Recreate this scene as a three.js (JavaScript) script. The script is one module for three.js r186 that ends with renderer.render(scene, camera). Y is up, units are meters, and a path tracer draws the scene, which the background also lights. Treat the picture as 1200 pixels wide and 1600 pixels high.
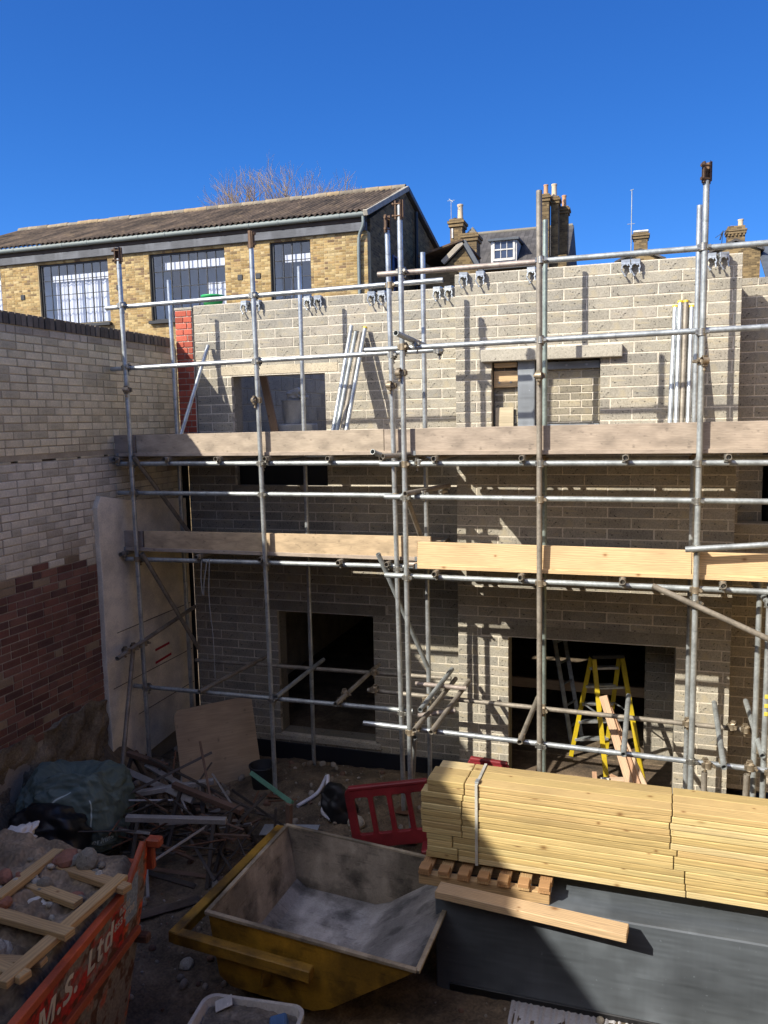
import * as THREE from 'three';
import { FontLoader } from 'three/addons/loaders/FontLoader.js';
import { TextGeometry } from 'three/addons/geometries/TextGeometry.js';
import { mergeGeometries, mergeVertices } from 'three/addons/utils/BufferGeometryUtils.js';

// ---------------------------------------------------------------- camera, sky, sun, exposure
const scene = new THREE.Scene();
const camera = new THREE.PerspectiveCamera(66.0, 0.75, 0.05, 800);
camera.position.set(0, 4.05, 0);
camera.rotation.order = 'YXZ';
camera.rotation.set(THREE.MathUtils.degToRad(-6.628), THREE.MathUtils.degToRad(17.764), THREE.MathUtils.degToRad(-1.173));
camera.updateMatrixWorld(true);

const renderer = new THREE.WebGLRenderer({ antialias: true });
renderer.toneMapping = THREE.LinearToneMapping;
renderer.toneMappingExposure = 1.75;
renderer.shadowMap.enabled = true;

const SUN = new THREE.Vector3(-0.735, 0.93, 1).normalize();
const sun = new THREE.DirectionalLight(new THREE.Color(1.0, 0.93, 0.81), 4.4);
sun.position.copy(SUN).multiplyScalar(40).add(new THREE.Vector3(-1, 2, -7));
sun.target.position.set(-1, 2, -7);
sun.castShadow = true;
sun.shadow.radius = 1;
sun.shadow.mapSize.set(4096, 4096);
Object.assign(sun.shadow.camera, { left: -14, right: 14, top: 14, bottom: -14, near: 1, far: 120 });
scene.add(sun, sun.target);

{ // clear spring sky: deep blue overhead, paler to the horizon, Rayleigh phase about the sun
  const W = 512, Hh = 256, d = new Float32Array(W * Hh * 4), v = new THREE.Vector3();
  const zen = [0.024, 0.056, 0.165], mid = [0.005, 0.062, 0.31], hor = [0.087, 0.372, 0.993];
  for (let j = 0; j < Hh; j++) for (let i = 0; i < W; i++) {
    const el = ((j + 0.5) / Hh - 0.5) * Math.PI, az = ((i + 0.5) / W - 0.5) * 2 * Math.PI;
    v.set(Math.cos(el) * Math.cos(az), Math.sin(el), Math.cos(el) * Math.sin(az));
    const e = Math.max(0, el / (Math.PI / 2)), c = v.dot(SUN);
    const a = Math.exp(-e * 8), b = Math.exp(-e * 1.1);
    const ph = 0.72 + 0.28 * (0.75 * (1 + c * c)) / 0.75 * 0.9, g = 0.9 * Math.pow(Math.max(0, c), 24) + 1.15 * Math.pow((1 + c) / 2, 12) + 0.16 * Math.exp(-e / 0.04);
    for (let k = 0; k < 3; k++) {
      let x = zen[k] + (mid[k] - zen[k]) * b + (hor[k] - mid[k]) * a;
      d[(j * W + i) * 4 + k] = x * ph + g * [1.04, 0.98, 0.86][k];
    }
    d[(j * W + i) * 4 + 3] = 1;
  }
  const t = new THREE.DataTexture(d, W, Hh, THREE.RGBAFormat, THREE.FloatType);
  t.mapping = THREE.EquirectangularReflectionMapping; t.magFilter = t.minFilter = THREE.LinearFilter; t.needsUpdate = true;
  scene.background = t; scene.environment = t;
}

// ---------------------------------------------------------------- small helpers
let seed = 20240417;
const rnd = () => { seed = (seed + 0x6D2B79F5) | 0; let t = Math.imul(seed ^ (seed >>> 15), 1 | seed); t = (t + Math.imul(t ^ (t >>> 7), 61 | t)) ^ t; return ((t ^ (t >>> 14)) >>> 0) / 4294967296; };
const rr = (a, b) => a + (b - a) * rnd();
const V = (x, y, z) => new THREE.Vector3(x, y, z);
const used = {};
function numbered(n) { used[n] = (used[n] ?? -1) + 1; return used[n] ? `${n}_${String(used[n]).padStart(3, '0')}` : n; }
const ORD = ['first', 'second', 'third', 'fourth', 'fifth', 'sixth', 'seventh', 'eighth', 'ninth', 'tenth', 'eleventh', 'twelfth', 'thirteenth', 'fourteenth', 'fifteenth', 'sixteenth', 'seventeenth', 'eighteenth', 'nineteenth', 'twentieth', 'twenty first', 'twenty second', 'twenty third', 'twenty fourth', 'twenty fifth', 'twenty sixth'];
function rankLabels(list) { // [{o, text, tail}] that look alike are told apart by their order from the left as seen from the camera
  const by = {}; for (const e of list) (by[e.text] ??= []).push(e); for (const k in by) { const b = by[k]; b.sort((p, q) => p.p.clone().project(camera).x - q.p.clone().project(camera).x); b.forEach((e, i) => { e.o.userData.label = b.length > 1 ? `${k}, ${ORD[i]} from the left` : k; }); }
}
function tag(o, label, category, group, kind) { o.userData.label = label; o.userData.category = category; if (group) o.userData.group = group; if (kind) o.userData.kind = kind; return o; }
function thing(name, label, category, group) { const g = new THREE.Group(); g.name = numbered(name); tag(g, label, category, group); scene.add(g); return g; }
function single(name, geo, m, label, category, group) { const o = new THREE.Mesh(geo, m); o.name = numbered(name); o.castShadow = o.receiveShadow = true; tag(o, label, category, group); scene.add(o); return o; }
function part(name, geo, m, parent, label) { const o = new THREE.Mesh(geo, m); o.name = name; o.castShadow = o.receiveShadow = true; if (label) o.userData.label = label; parent.add(o); return o; }
function structure(name, geo, m) { const o = new THREE.Mesh(geo, m); o.name = name; o.userData.kind = 'structure'; o.castShadow = o.receiveShadow = true; scene.add(o); return o; }
function rebase(g, x, y, z) { g.position.set(x, y, z); for (const c of g.children) c.position.sub(g.position); return g; }

// ---- value noise
const HN = (() => { const t = new Float32Array(65536); for (let i = 0; i < 65536; i++) t[i] = rnd(); return t; })();
const hash2 = (x, y) => HN[((x * 73 + y * 1117 + ((x * y) & 1023) * 31) & 65535)];
function vn(x, y, px = 4096, py = px) { // periodic value noise
  const xi = Math.floor(x), yi = Math.floor(y), fx = x - xi, fy = y - yi, u = fx * fx * (3 - 2 * fx), w = fy * fy * (3 - 2 * fy);
  const m = (a, p) => ((a % p) + p) % p, x0 = m(xi, px), x1 = m(xi + 1, px), y0 = m(yi, py), y1 = m(yi + 1, py);
  const a = hash2(x0, y0), b = hash2(x1, y0), c = hash2(x0, y1), d = hash2(x1, y1);
  return a + (b - a) * u + (c - a) * w + (a - b - c + d) * u * w;
}
function fbm(x, y, p = 4096, o = 4) { let s = 0, a = 0.5, n = 0; for (let i = 0; i < o; i++) { s += a * vn(x, y, p); n += a; x *= 2; y *= 2; p *= 2; a *= 0.5; } return s / n; }
function n3(p, f, o = 3) { return (fbm(p.x * f + 17.3 + p.z * 0.7 * f, p.y * f + 5.1 - p.z * 0.4 * f, 4096, o) + fbm(p.z * f + 3.7, p.x * f + 9.9 + p.y * 0.6 * f, 4096, o)) / 2; }

// ---- textures (multiplied onto the base colour); metres per tile in `span`
const cl = (x) => Math.max(0, Math.min(1, x));
function tex(N, M, fn, span, srgb = true) {
  const d = new Uint8Array(N * M * 4);
  for (let j = 0; j < M; j++) for (let i = 0; i < N; i++) {
    let c = fn(i / N, j / M); if (typeof c === 'number') c = [c, c, c];
    for (let k = 0; k < 3; k++) d[(j * N + i) * 4 + k] = Math.round(255 * cl(c[k]));
    d[(j * N + i) * 4 + 3] = 255;
  }
  const t = new THREE.DataTexture(d, N, M, THREE.RGBAFormat); t.wrapS = t.wrapT = THREE.RepeatWrapping;
  t.magFilter = THREE.LinearFilter; t.minFilter = THREE.LinearMipmapLinearFilter; t.generateMipmaps = true;
  if (srgb) t.colorSpace = THREE.SRGBColorSpace;
  const s = Array.isArray(span) ? span : [span, span];
  t.repeat.set(1 / s[0], 1 / s[1]); t.needsUpdate = true; return t;
}
const T = {};
T.concrete = tex(512, 512, (u, v) => { const a = fbm(u * 6, v * 6, 6, 5), b = vn(u * 128, v * 128, 128), c = vn(u * 60 + 9, v * 60, 60); return 0.70 + 0.20 * a + 0.16 * b - (c > 0.86 ? (c - 0.86) * 2.4 : 0); }, 0.9);
T.block = tex(512, 512, (u, v) => { const a = fbm(u * 5, v * 5, 5, 4), b = vn(u * 200, v * 200, 200), e = vn(u * 96, v * 96 + 7, 96), c = vn(u * 70 + 9, v * 70, 70), m = fbm(u * 7 + 3, v * 16 + 5, 4096, 5); const s = 0.67 + 0.14 * a + 0.12 * b + 0.11 * e - (c > 0.84 ? (c - 0.84) * 3.2 : 0), q = 0.55 * cl((m - 0.58) * 6); return [s + (0.95 - s) * q, s + (0.92 - s) * q, s + (0.85 - s) * q]; }, 0.93);
T.grime = tex(512, 512, (u, v) => { const a = fbm(u * 4, v * 4, 4, 6), b = fbm(u * 14 + 3, v * 14, 14, 3), c = vn(u * 150, v * 150, 150); return 0.70 + 0.42 * a * (0.55 + 0.5 * b) + 0.09 * c; }, 1.3);
T.smear = tex(512, 512, (u, v) => { const w = 0.25 * fbm(u * 3, v * 3, 3, 3), a = fbm(u * 5 + w, v * 5 + w, 5, 6), b = fbm(u * 18, v * 6 + 4, 4096, 4), c = vn(u * 150, v * 150, 150), d = fbm(u * 9 + 7, v * 9, 9, 5); let s = 0.72 + 0.26 * cl((a - 0.34) * 2.2) * (0.7 + 0.3 * b) + 0.07 * c - 0.12 * cl((d - 0.62) * 5); return [s, s * 0.99, s * 0.975]; }, 1.1);
T.caked = tex(512, 512, (u, v) => { const w = 0.3 * fbm(u * 3, v * 3, 3, 3), a = fbm(u * 4 + w, v * 4 + w, 4, 6), b = fbm(u * 22, v * 5 + 4, 4096, 4), c = vn(u * 150, v * 150, 150), d = fbm(u * 8 + 7, v * 8, 8, 5), e = vn(u * 14, v * 110, 14, 110); let s = 0.60 + 0.34 * cl((a - 0.38) * 3.2) * (0.6 + 0.5 * b) + 0.08 * c - 0.20 * cl((d - 0.58) * 6) - (e > 0.86 ? 0.09 : 0); return [s * 1.01, s * 0.99, s * 0.965]; }, 1.3);
T.wood = tex(1024, 256, (u, v) => {
  const w = v * 22 + 2.2 * fbm(u * 3, v * 4, 3, 3) + 1.0 * vn(u * 7 + 4, v * 9, 7, 9), g = 0.5 + 0.5 * Math.sin(w * 6.283);
  let k = 0; for (const [ku, kv, r] of [[0.13, 0.3, 0.010], [0.38, 0.72, 0.013], [0.57, 0.2, 0.007], [0.71, 0.55, 0.011], [0.9, 0.85, 0.008], [0.25, 0.9, 0.006], [0.81, 0.12, 0.009]]) { const d = Math.hypot((u - ku) * 0.75, (v - kv) * 0.25) / r; k = Math.max(k, Math.exp(-d * d * 1.6)); }
  const f = vn(u * 30, v * 180, 30, 180), s = 0.76 + 0.10 * g + 0.10 * f + 0.10 * (fbm(u * 5 + 1, v * 3 + 6, 5, 3) - 0.5); return [s * (1 - 0.30 * k), s * (1 - 0.38 * k) - 0.005 * g, s * (1 - 0.45 * k) - 0.015 * g];
}, [1.7, 0.42]);
T.oldwood = tex(1024, 256, (u, v) => { const w = v * 26 + 1.6 * fbm(u * 4, v * 4, 4, 3), g = 0.5 + 0.5 * Math.sin(w * 6.283), st = fbm(u * 9 + 2, v * 5, 9, 4), sp = fbm(u * 30, v * 12 + 5, 30, 3), f = vn(u * 40, v * 200, 40, 200); const s = 0.62 + 0.07 * g + 0.10 * f + 0.30 * st - (sp > 0.70 ? (sp - 0.70) * 0.8 : 0); return [s, s * 0.985, s * 0.965]; }, [1.3, 0.33]);
T.galv = tex(256, 512, (u, v) => { const a = vn(u * 10, v * 60, 10, 60), b = fbm(u * 3, v * 10, 3, 4), c = vn(u * 40, v * 160, 40, 160); return 0.66 + 0.12 * a + 0.24 * b + 0.06 * c; }, [0.15, 1.1]);
T.galvR = tex(128, 256, (u, v) => 0.55 + 0.35 * fbm(u * 6, v * 12, 6, 4), [0.15, 0.8], false);
T.dirt = tex(512, 512, (u, v) => { const a = fbm(u * 7, v * 7, 7, 5), b = fbm(u * 30, v * 30, 30, 3), c = vn(u * 140, v * 140, 140); const s = 0.45 + 0.5 * a + 0.22 * (b - 0.5) + 0.2 * (c - 0.5); return [s, s * 0.97, s * 0.93]; }, 1.6);
T.ply = tex(512, 512, (u, v) => { const g = vn(u * 8, v * 120, 8, 120), a = fbm(u * 4, v * 4, 4, 5), p = fbm(u * 20, v * 20, 20, 3); const s = 0.70 + 0.10 * g + 0.24 * a - (p > 0.74 ? (p - 0.74) * 1.0 : 0); return [s, s * 0.985, s * 0.95]; }, 1.1);
T.plastic = tex(256, 256, (u, v) => { const a = fbm(u * 5, v * 5, 5, 5), b = vn(u * 120, v * 40, 120, 40), d = vn(u * 70, v * 70 + 3, 70); return 0.72 + 0.22 * a + 0.06 * b + (d > 0.93 ? 0.1 : 0); }, 0.9);
T.roof = tex(512, 512, (u, v) => { const a = fbm(u * 6, v * 6, 6, 5), b = fbm(u * 26, v * 26, 26, 3), r = vn(u * 34, v * 3, 34, 3), l = fbm(u * 12 + 5, v * 12, 12, 4); let s = 0.34 + 0.34 * a + 0.3 * (b - 0.5) + 0.3 * r; const li = cl((l - 0.56) * 5); return [s * 1.04 + 0.16 * li, s * 0.97 + 0.15 * li, s * 0.88 + 0.10 * li]; }, 3.2);
T.scuff = tex(512, 512, (u, v) => { const a = fbm(u * 4, v * 4, 4, 5), s1 = vn(u * 12, v * 90, 12, 90), s2 = vn(u * 90, v * 7 + 3, 90, 7), p = vn(u * 90, v * 90, 90); return 0.58 + 0.30 * a + 0.09 * s1 + 0.16 * cl((fbm(u * 9 + 2, v * 5 + 8, 4096, 4) - 0.52) * 5) * a + 0.02 * s2 + (p > 0.972 ? 0.22 : 0); }, 1.7);
T.brickfar = tex(512, 512, (u, v) => { // 8 x 24 bricks, for brickwork too far or too oblique to tell apart
  const r = Math.floor(v * 24), uu = u * 8 + (r & 1) * 0.5, c = Math.floor(uu) % 8, fu = uu - Math.floor(uu), fv = v * 24 - r;
  const j = (fu < 0.05 || fv < 0.15) ? 1 : 0, t = hash2(c * 7 + 3, r * 5 + 1), n = vn(u * 120, v * 120, 120);
  return j ? [0.86, 0.82, 0.72] : [0.52 + 0.35 * t + 0.1 * n, 0.485 + 0.33 * t + 0.1 * n, 0.43 + 0.27 * t + 0.1 * n];
}, [1.8, 1.8]);
T.slate = tex(256, 256, (u, v) => { const r = Math.floor(v * 16), uu = u * 10 + (r & 1) * 0.5, fu = uu % 1, fv = (v * 16) % 1; return 0.62 + 0.2 * hash2(Math.floor(uu) % 10, r) + 0.12 * fbm(u * 8, v * 8, 8, 3) - (fu < 0.06 || fv < 0.12 ? 0.16 : 0); }, [2.5, 3.2]);

function mat(hex, o = {}) {
  const { t, bump, rough = 0.85, metal = 0, ...x } = o;
  const m = new (x.transmission || x.clearcoat ? THREE.MeshPhysicalMaterial : THREE.MeshStandardMaterial)({ color: hex, roughness: rough, metalness: metal, ...x });
  if (t) { m.map = t; if (bump) { m.bumpMap = t; m.bumpScale = bump; } }
  return m;
}
// ---- geometry
function finish(g) { g.computeVertexNormals(); return g; }
function metreUV(g, ou = 0, ov = 0, swap = false) { // box-projected uv in metres
  if (g.index) g = g.toNonIndexed();
  const p = g.attributes.position, n = p.count, uv = new Float32Array(n * 2), a = V(), b = V(), c = V(), e = V();
  for (let i = 0; i < n; i += 3) {
    a.fromBufferAttribute(p, i); b.fromBufferAttribute(p, i + 1); c.fromBufferAttribute(p, i + 2);
    e.copy(b).sub(a).cross(c.clone().sub(a)); const ax = Math.abs(e.x), ay = Math.abs(e.y), az = Math.abs(e.z);
    [a, b, c].forEach((q, k) => {
      let u, v; if (ay >= ax && ay >= az) { u = q.x; v = q.z; } else if (ax >= az) { u = q.z; v = q.y; } else { u = q.x; v = q.y; }
      if (swap) [u, v] = [v, u];
      uv[(i + k) * 2] = u + ou; uv[(i + k) * 2 + 1] = v + ov;
    });
  }
  g.setAttribute('uv', new THREE.BufferAttribute(uv, 2)); return g;
}
function chBox(w, h, d, c = 0.004, ou = 0, ov = 0, swap = false) { // chamfered box, 44 triangles, uv in metres
  const P = []; const tri = (a, b, q) => { const n = b.clone().sub(a).cross(q.clone().sub(a)); const m = a.clone().add(b).add(q); if (n.dot(m) < 0) [b, q] = [q, b]; for (const z of [a, b, q]) P.push(z.x, z.y, z.z); };
  const quad = (a, b, q, e) => { tri(a, b, q); tri(a, q, e); }; const W = w / 2, Hh = h / 2, D = d / 2;
  const px = (x, y, z) => V(x * W, y * (Hh - c), z * (D - c)), py = (x, y, z) => V(x * (W - c), y * Hh, z * (D - c)), pz = (x, y, z) => V(x * (W - c), y * (Hh - c), z * D);
  for (const s of [-1, 1]) { quad(px(s, -1, -1), px(s, 1, -1), px(s, 1, 1), px(s, -1, 1)); quad(py(-1, s, -1), py(1, s, -1), py(1, s, 1), py(-1, s, 1)); quad(pz(-1, -1, s), pz(1, -1, s), pz(1, 1, s), pz(-1, 1, s)); }
  for (const s of [-1, 1]) for (const t of [-1, 1]) { quad(px(s, t, -1), px(s, t, 1), py(s, t, 1), py(s, t, -1)); quad(py(-1, s, t), py(1, s, t), pz(1, s, t), pz(-1, s, t)); quad(px(s, -1, t), px(s, 1, t), pz(s, 1, t), pz(s, -1, t)); }
  for (const x of [-1, 1]) for (const y of [-1, 1]) for (const z of [-1, 1]) tri(px(x, y, z), py(x, y, z), pz(x, y, z));
  const g = new THREE.BufferGeometry(); g.setAttribute('position', new THREE.Float32BufferAttribute(P, 3)); g.computeVertexNormals(); return metreUV(g, ou, ov, swap);
}
const chCache = {};
function cBox(w, h, d, c = 0.004, variant = 0, swap = false) { const k = [w.toFixed(3), h.toFixed(3), d.toFixed(3), c, variant, swap].join(); return chCache[k] ??= chBox(w, h, d, c, variant * 0.377, variant * 0.213, swap); }
function at(g, x, y, z, ry = 0, rx = 0, rz = 0) { return g.clone().applyMatrix4(new THREE.Matrix4().compose(V(x, y, z), new THREE.Quaternion().setFromEuler(new THREE.Euler(rx, ry, rz, 'YXZ')), V(1, 1, 1))); }
function merge(list) { list = list.map(g => { g = g.index ? g.toNonIndexed() : g; for (const k of Object.keys(g.attributes)) if (!['position', 'normal', 'uv', 'color'].includes(k)) g.deleteAttribute(k); return g; }); return mergeGeometries(list, false); }
const tubeCache = {};
function tubeGeo(L, ro = 0.02415, ri = 0.0205, seg = 18) { // hollow tube along +y from 0 to L
  L = Math.round(L * 200) / 200; const k = [L, ro, ri, seg].join(); if (tubeCache[k]) return tubeCache[k];
  const e = 0.0012, pts = [[ri, 0], [ro - e, 0], [ro, e], [ro, L - e], [ro - e, L], [ri, L], [ri, 0]].map(([x, y]) => new THREE.Vector2(x, y));
  const g = new THREE.LatheGeometry(pts, seg).toNonIndexed(); // flat across the rim, smooth round the tube
  const p = g.attributes.position, nn = g.attributes.normal, uv = g.attributes.uv;
  for (let i = 0; i < p.count; i += 3) {
    const ys = [p.getY(i), p.getY(i + 1), p.getY(i + 2)], rim = Math.max(...ys) - Math.min(...ys) < 0.002;
    for (let q = i; q < i + 3; q++) {
      const x = p.getX(q), z = p.getZ(q), r = Math.hypot(x, z);
      if (rim) nn.setXYZ(q, 0, ys[0] < L / 2 ? -1 : 1, 0); else { const s = Math.max(...[i, i + 1, i + 2].map(w => Math.hypot(p.getX(w), p.getZ(w)))) < ri + 0.0005 ? -1 : 1; nn.setXYZ(q, s * x / r, 0, s * z / r); }
      uv.setXY(q, uv.getX(q) * 0.15, p.getY(q));
    }
  }
  return tubeCache[k] = g;
}
const UPY = V(0, 1, 0);
function tube(name, a, b, m, parent, ro, ri) { a = V(...a); b = V(...b); const d = b.clone().sub(a), L = d.length(); const o = part(name, tubeGeo(L, ro, ri), m, parent); o.position.copy(a); o.quaternion.setFromUnitVectors(UPY, d.normalize()); return o; }
function rodGeo(a, b, r0, r1 = r0, seg = 8) { a = V(...a); b = V(...b); const d = b.clone().sub(a), L = d.length(); const g = new THREE.CylinderGeometry(r1, r0, L, seg, 1); g.translate(0, L / 2, 0); g.applyQuaternion(new THREE.Quaternion().setFromUnitVectors(UPY, d.normalize())); g.translate(a.x, a.y, a.z); return g; }
function barGeo(a, b, w, h, roll = 0) { // square bar from a to b, width w, depth h
  a = V(...a); b = V(...b); const d = b.clone().sub(a), L = d.length(); const g = chBox(L, h, w, Math.min(w, h) * 0.08, rnd() * 3, rnd());
  const x = d.normalize(), up = Math.abs(x.y) > 0.95 ? V(0, 0, 1) : V(0, 1, 0), z = x.clone().cross(up).normalize(), y = z.clone().cross(x);
  const m4 = new THREE.Matrix4().makeBasis(x, y, z); g.applyMatrix4(new THREE.Matrix4().makeRotationX(roll)); g.applyMatrix4(m4); g.translate((a.x + b.x) / 2, (a.y + b.y) / 2, (a.z + b.z) / 2); return g;
}
function extr(pts, depth, holes = [], o = {}) { // outline in x,y; extruded from z=-depth to z=0
  const s = new THREE.Shape(pts.map(([x, y]) => new THREE.Vector2(x, y)));
  for (const h of holes) s.holes.push(h instanceof THREE.Path ? h : new THREE.Path(h.map(([x, y]) => new THREE.Vector2(x, y))));
  const g = new THREE.ExtrudeGeometry(s, { depth, bevelEnabled: false, ...o }); g.translate(0, 0, -depth); return metreUV(g);
}
const rect = (x0, x1, y0, y1) => [[x0, y0], [x1, y0], [x1, y1], [x0, y1]];
function prism(profile, L) { return extr(profile, L); }
function blob(rx, ry, rz, amp, f, seg = 40, flat = null, shape = 1) { // lumpy closed body with folds
  const g = new THREE.SphereGeometry(1, seg, Math.round(seg * 0.7)), p = g.attributes.position, q = V();
  for (let i = 0; i < p.count; i++) {
    q.fromBufferAttribute(p, i); const s = (c) => Math.sign(c) * Math.pow(Math.abs(c), shape); let d = 1 + amp * (n3(q.clone().multiplyScalar(f), 1, 3) - 0.5) * 2;
    const w = V(s(q.x) * rx * d, s(q.y) * ry * d, s(q.z) * rz * d); if (flat !== null && w.y < flat) w.y = flat; p.setXYZ(i, w.x, w.y, w.z);
  }
  g.computeVertexNormals(); return g;
}
function stone(r, s = 1) { const g = new THREE.IcosahedronGeometry(r, 1), p = g.attributes.position, q = V(), o = rnd() * 50; for (let i = 0; i < p.count; i++) { q.fromBufferAttribute(p, i); const k = 0.75 + 0.55 * n3(q.clone().multiplyScalar(1.3 / r).addScalar(o), 1, 2); p.setXYZ(i, q.x * k, q.y * k * s, q.z * k * 0.9); } g.computeVertexNormals(); return metreUV(g, o, o); }

// ---- masonry: lay pieces course by course, then the 300 that show largest become parts of their own
const _v = V(), _c = V();
function shownSize(p, w, h) { _v.copy(p).project(camera); _c.copy(p).applyMatrix4(camera.matrixWorldInverse); const z = -_c.z; if (z < 0.1 || Math.abs(_v.x) > 1.08 || Math.abs(_v.y) > 1.08) return 0; return w * h / (z * z); }
function lay({ o, ry = 0, s0, s1, y0, y1, L, h, j = 0.01, d = 0.1, holes = [], shift = (r) => (r & 1) * (L + j) / 2, mats, jit = 0.002, pick, skipRow, header = 0 }) {
  const U = V(Math.cos(ry), 0, -Math.sin(ry)), N = V(Math.sin(ry), 0, Math.cos(ry)), out = [];
  for (let y = y0, r = 0; y + h * 0.6 < y1; y += h + j, r++) {
    if (skipRow && skipRow(y)) continue;
    const hh = Math.min(h, y1 - y), mid = y + hh / 2; let iv = [[s0, s1]];
    for (const [a, b, c, e] of holes) if (mid > c && mid < e) iv = iv.flatMap(([p, q]) => (b <= p || a >= q) ? [[p, q]] : [[p, a], [b, q]].filter(([m, n]) => n - m > 0.015));
    for (const [p, q] of iv) {
      let s = s0 - shift(r), k = 0;
      while (s < q) {
        const len = (header && ((k + r) % header === 0) ? L / 2 - j / 2 : L) + (L > 0.3 ? [-0.005, 0, 0, 0.003][Math.floor(rnd() * 4)] : 0); k++;
        const a = Math.max(s, p), b = Math.min(s + len, q); s += len + j; if (b - a < 0.03) continue;
        const w = Math.round((b - a) * 200) / 200, c = V(...o).addScaledVector(U, (a + b) / 2).addScaledVector(N, -d / 2 + rr(-jit, jit)); c.y = mid;
        out.push({ c, w, h: hh, d, ry: ry + rr(-1, 1) * jit * 0.9, rz: rr(-1, 1) * jit * 1.2, m: pick ? pick((a + b) / 2, mid) : mats[Math.floor(rnd() * mats.length)], v: Math.floor(rnd() * 4), N });
      }
    }
  }
  return out;
}
function emit(group, list, name, limit, chamfer = 0.004, stuffName = name + '_field') {
  for (const b of list) { const view = b.c.clone().sub(camera.position).normalize(); b.size = shownSize(b.c, b.w, b.h) * Math.max(0.02, -view.dot(b.N)); }
  list.sort((a, b) => b.size - a.size); const rest = new Map();
  list.forEach((b, i) => {
    const g = cBox(b.w, b.h, b.d, chamfer, b.v);
    if (i < limit && b.size > 0) { const m = part(name, g, b.m, group); m.position.copy(b.c); m.rotation.set(0, b.ry, b.rz, 'YXZ'); }
    else { const box = cBox(b.w, b.h, b.d, 0.003, b.v); const q = at(box, b.c.x, b.c.y, b.c.z, b.ry, 0, b.rz); const col = b.m.color, n = q.attributes.position.count, a = new Float32Array(n * 3); for (let k = 0; k < n; k++) { a[k * 3] = col.r; a[k * 3 + 1] = col.g; a[k * 3 + 2] = col.b; } q.setAttribute('color', new THREE.BufferAttribute(a, 3)); const key = b.m.map ? b.m.map.uuid : ''; if (!rest.has(key)) rest.set(key, { m: b.m, l: [] }); rest.get(key).l.push(q); }
  });
  for (const { m, l } of rest.values()) { const mm = m.clone(); mm.color.setRGB(1, 1, 1); mm.vertexColors = true; const o = part(stuffName, merge(l), mm, group); o.userData.kind = 'stuff'; }
}
// ================================================================ THE SETTING
const M = {
  dirt: mat('#8a7c69', { t: T.dirt, bump: 0.012, rough: 0.95 }),
  concrete: mat('#b9b3a4', { t: T.concrete, bump: 0.003, rough: 0.9 }),
  concreteDark: mat('#8d8779', { t: T.concrete, bump: 0.004, rough: 0.92 }),
  mortar: mat('#e2d9c7', { t: T.concrete, bump: 0.001, rough: 0.95 }),
  inner: mat('#9b9587', { t: T.block, bump: 0.002, rough: 0.95 }),
  black: mat('#15171b', { t: T.plastic, rough: 0.55 }),
  tank: mat('#20242e', { t: T.plastic, bump: 0.002, rough: 0.5 }),
  steel: mat('#a3abb3', { t: T.scuff, rough: 0.55 }),
  galv: [mat('#c2c8c9', { t: T.galv, rough: 0.42, metal: 0.55 }), mat('#b4baba', { t: T.galv, rough: 0.5, metal: 0.45 }), mat('#ccd2d4', { t: T.galv, rough: 0.36, metal: 0.6 })],
  galvPink: mat('#b9aca2', { t: T.galv, rough: 0.55, metal: 0.45 }), galvGreen: mat('#a0aea7', { t: T.galv, rough: 0.5, metal: 0.55 }),
  galvDull: mat('#a39b8e', { t: T.galv, rough: 0.62, metal: 0.4 }), rust: mat('#7d5a45', { t: T.grime, bump: 0.001, rough: 0.8, metal: 0.3 }),
  coupler: mat('#b5b3ab', { t: T.galv, rough: 0.4, metal: 0.8 }), couplerRust: mat('#a3957f', { t: T.grime, rough: 0.5, metal: 0.6 }),
  board: [mat('#b4a799', { t: T.oldwood, bump: 0.002 }), mat('#bbae9d', { t: T.oldwood, bump: 0.002 }), mat('#ada195', { t: T.oldwood, bump: 0.002 })],
  boardNew: mat('#e2c294', { t: T.wood, bump: 0.001, rough: 0.75 }), boardPale: mat('#cdb797', { t: T.oldwood, bump: 0.001, rough: 0.8 }),
  pine: ['#d2ba80', '#c8af75', '#dbc68d', '#c0a870', '#ceb27b', '#d7c28f', '#bca36e', '#cab67e'].map(c => mat(c, { t: T.wood, bump: 0.0012, rough: 0.78 })),
  batten: [mat('#cfae7c', { t: T.wood, bump: 0.001 }), mat('#c2a173', { t: T.wood, bump: 0.001 })],
  ply: mat('#b9a48c', { t: T.ply, bump: 0.001 }),
  glass: mat('#ffffff', { transmission: 1, thickness: 0, rough: 0.03, ior: 1.5 }),
  darkFrame: mat('#1d2126', { t: T.plastic, rough: 0.5 }), whitePaint: mat('#e6e4de', { t: T.plastic, rough: 0.5 }),
  lead: mat('#5c636b', { t: T.plastic, rough: 0.6 }), slate: mat('#5d5a58', { t: T.slate, bump: 0.01, rough: 0.8 }),
  room: mat('#8b939c', { rough: 0.9 }), curtain: mat('#c3c9d4', { rough: 0.95, side: THREE.DoubleSide }),
  pot: mat('#c89a72', { t: T.grime, rough: 0.8 }), potPale: mat('#d4bfa0', { t: T.grime, rough: 0.8 }),
  farBrick: mat('#9a8c72', { t: T.brickfar, bump: 0.01, rough: 0.95 }), darkBrick: mat('#8d8068', { t: T.brickfar, bump: 0.01, rough: 0.95 }),
};

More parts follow.
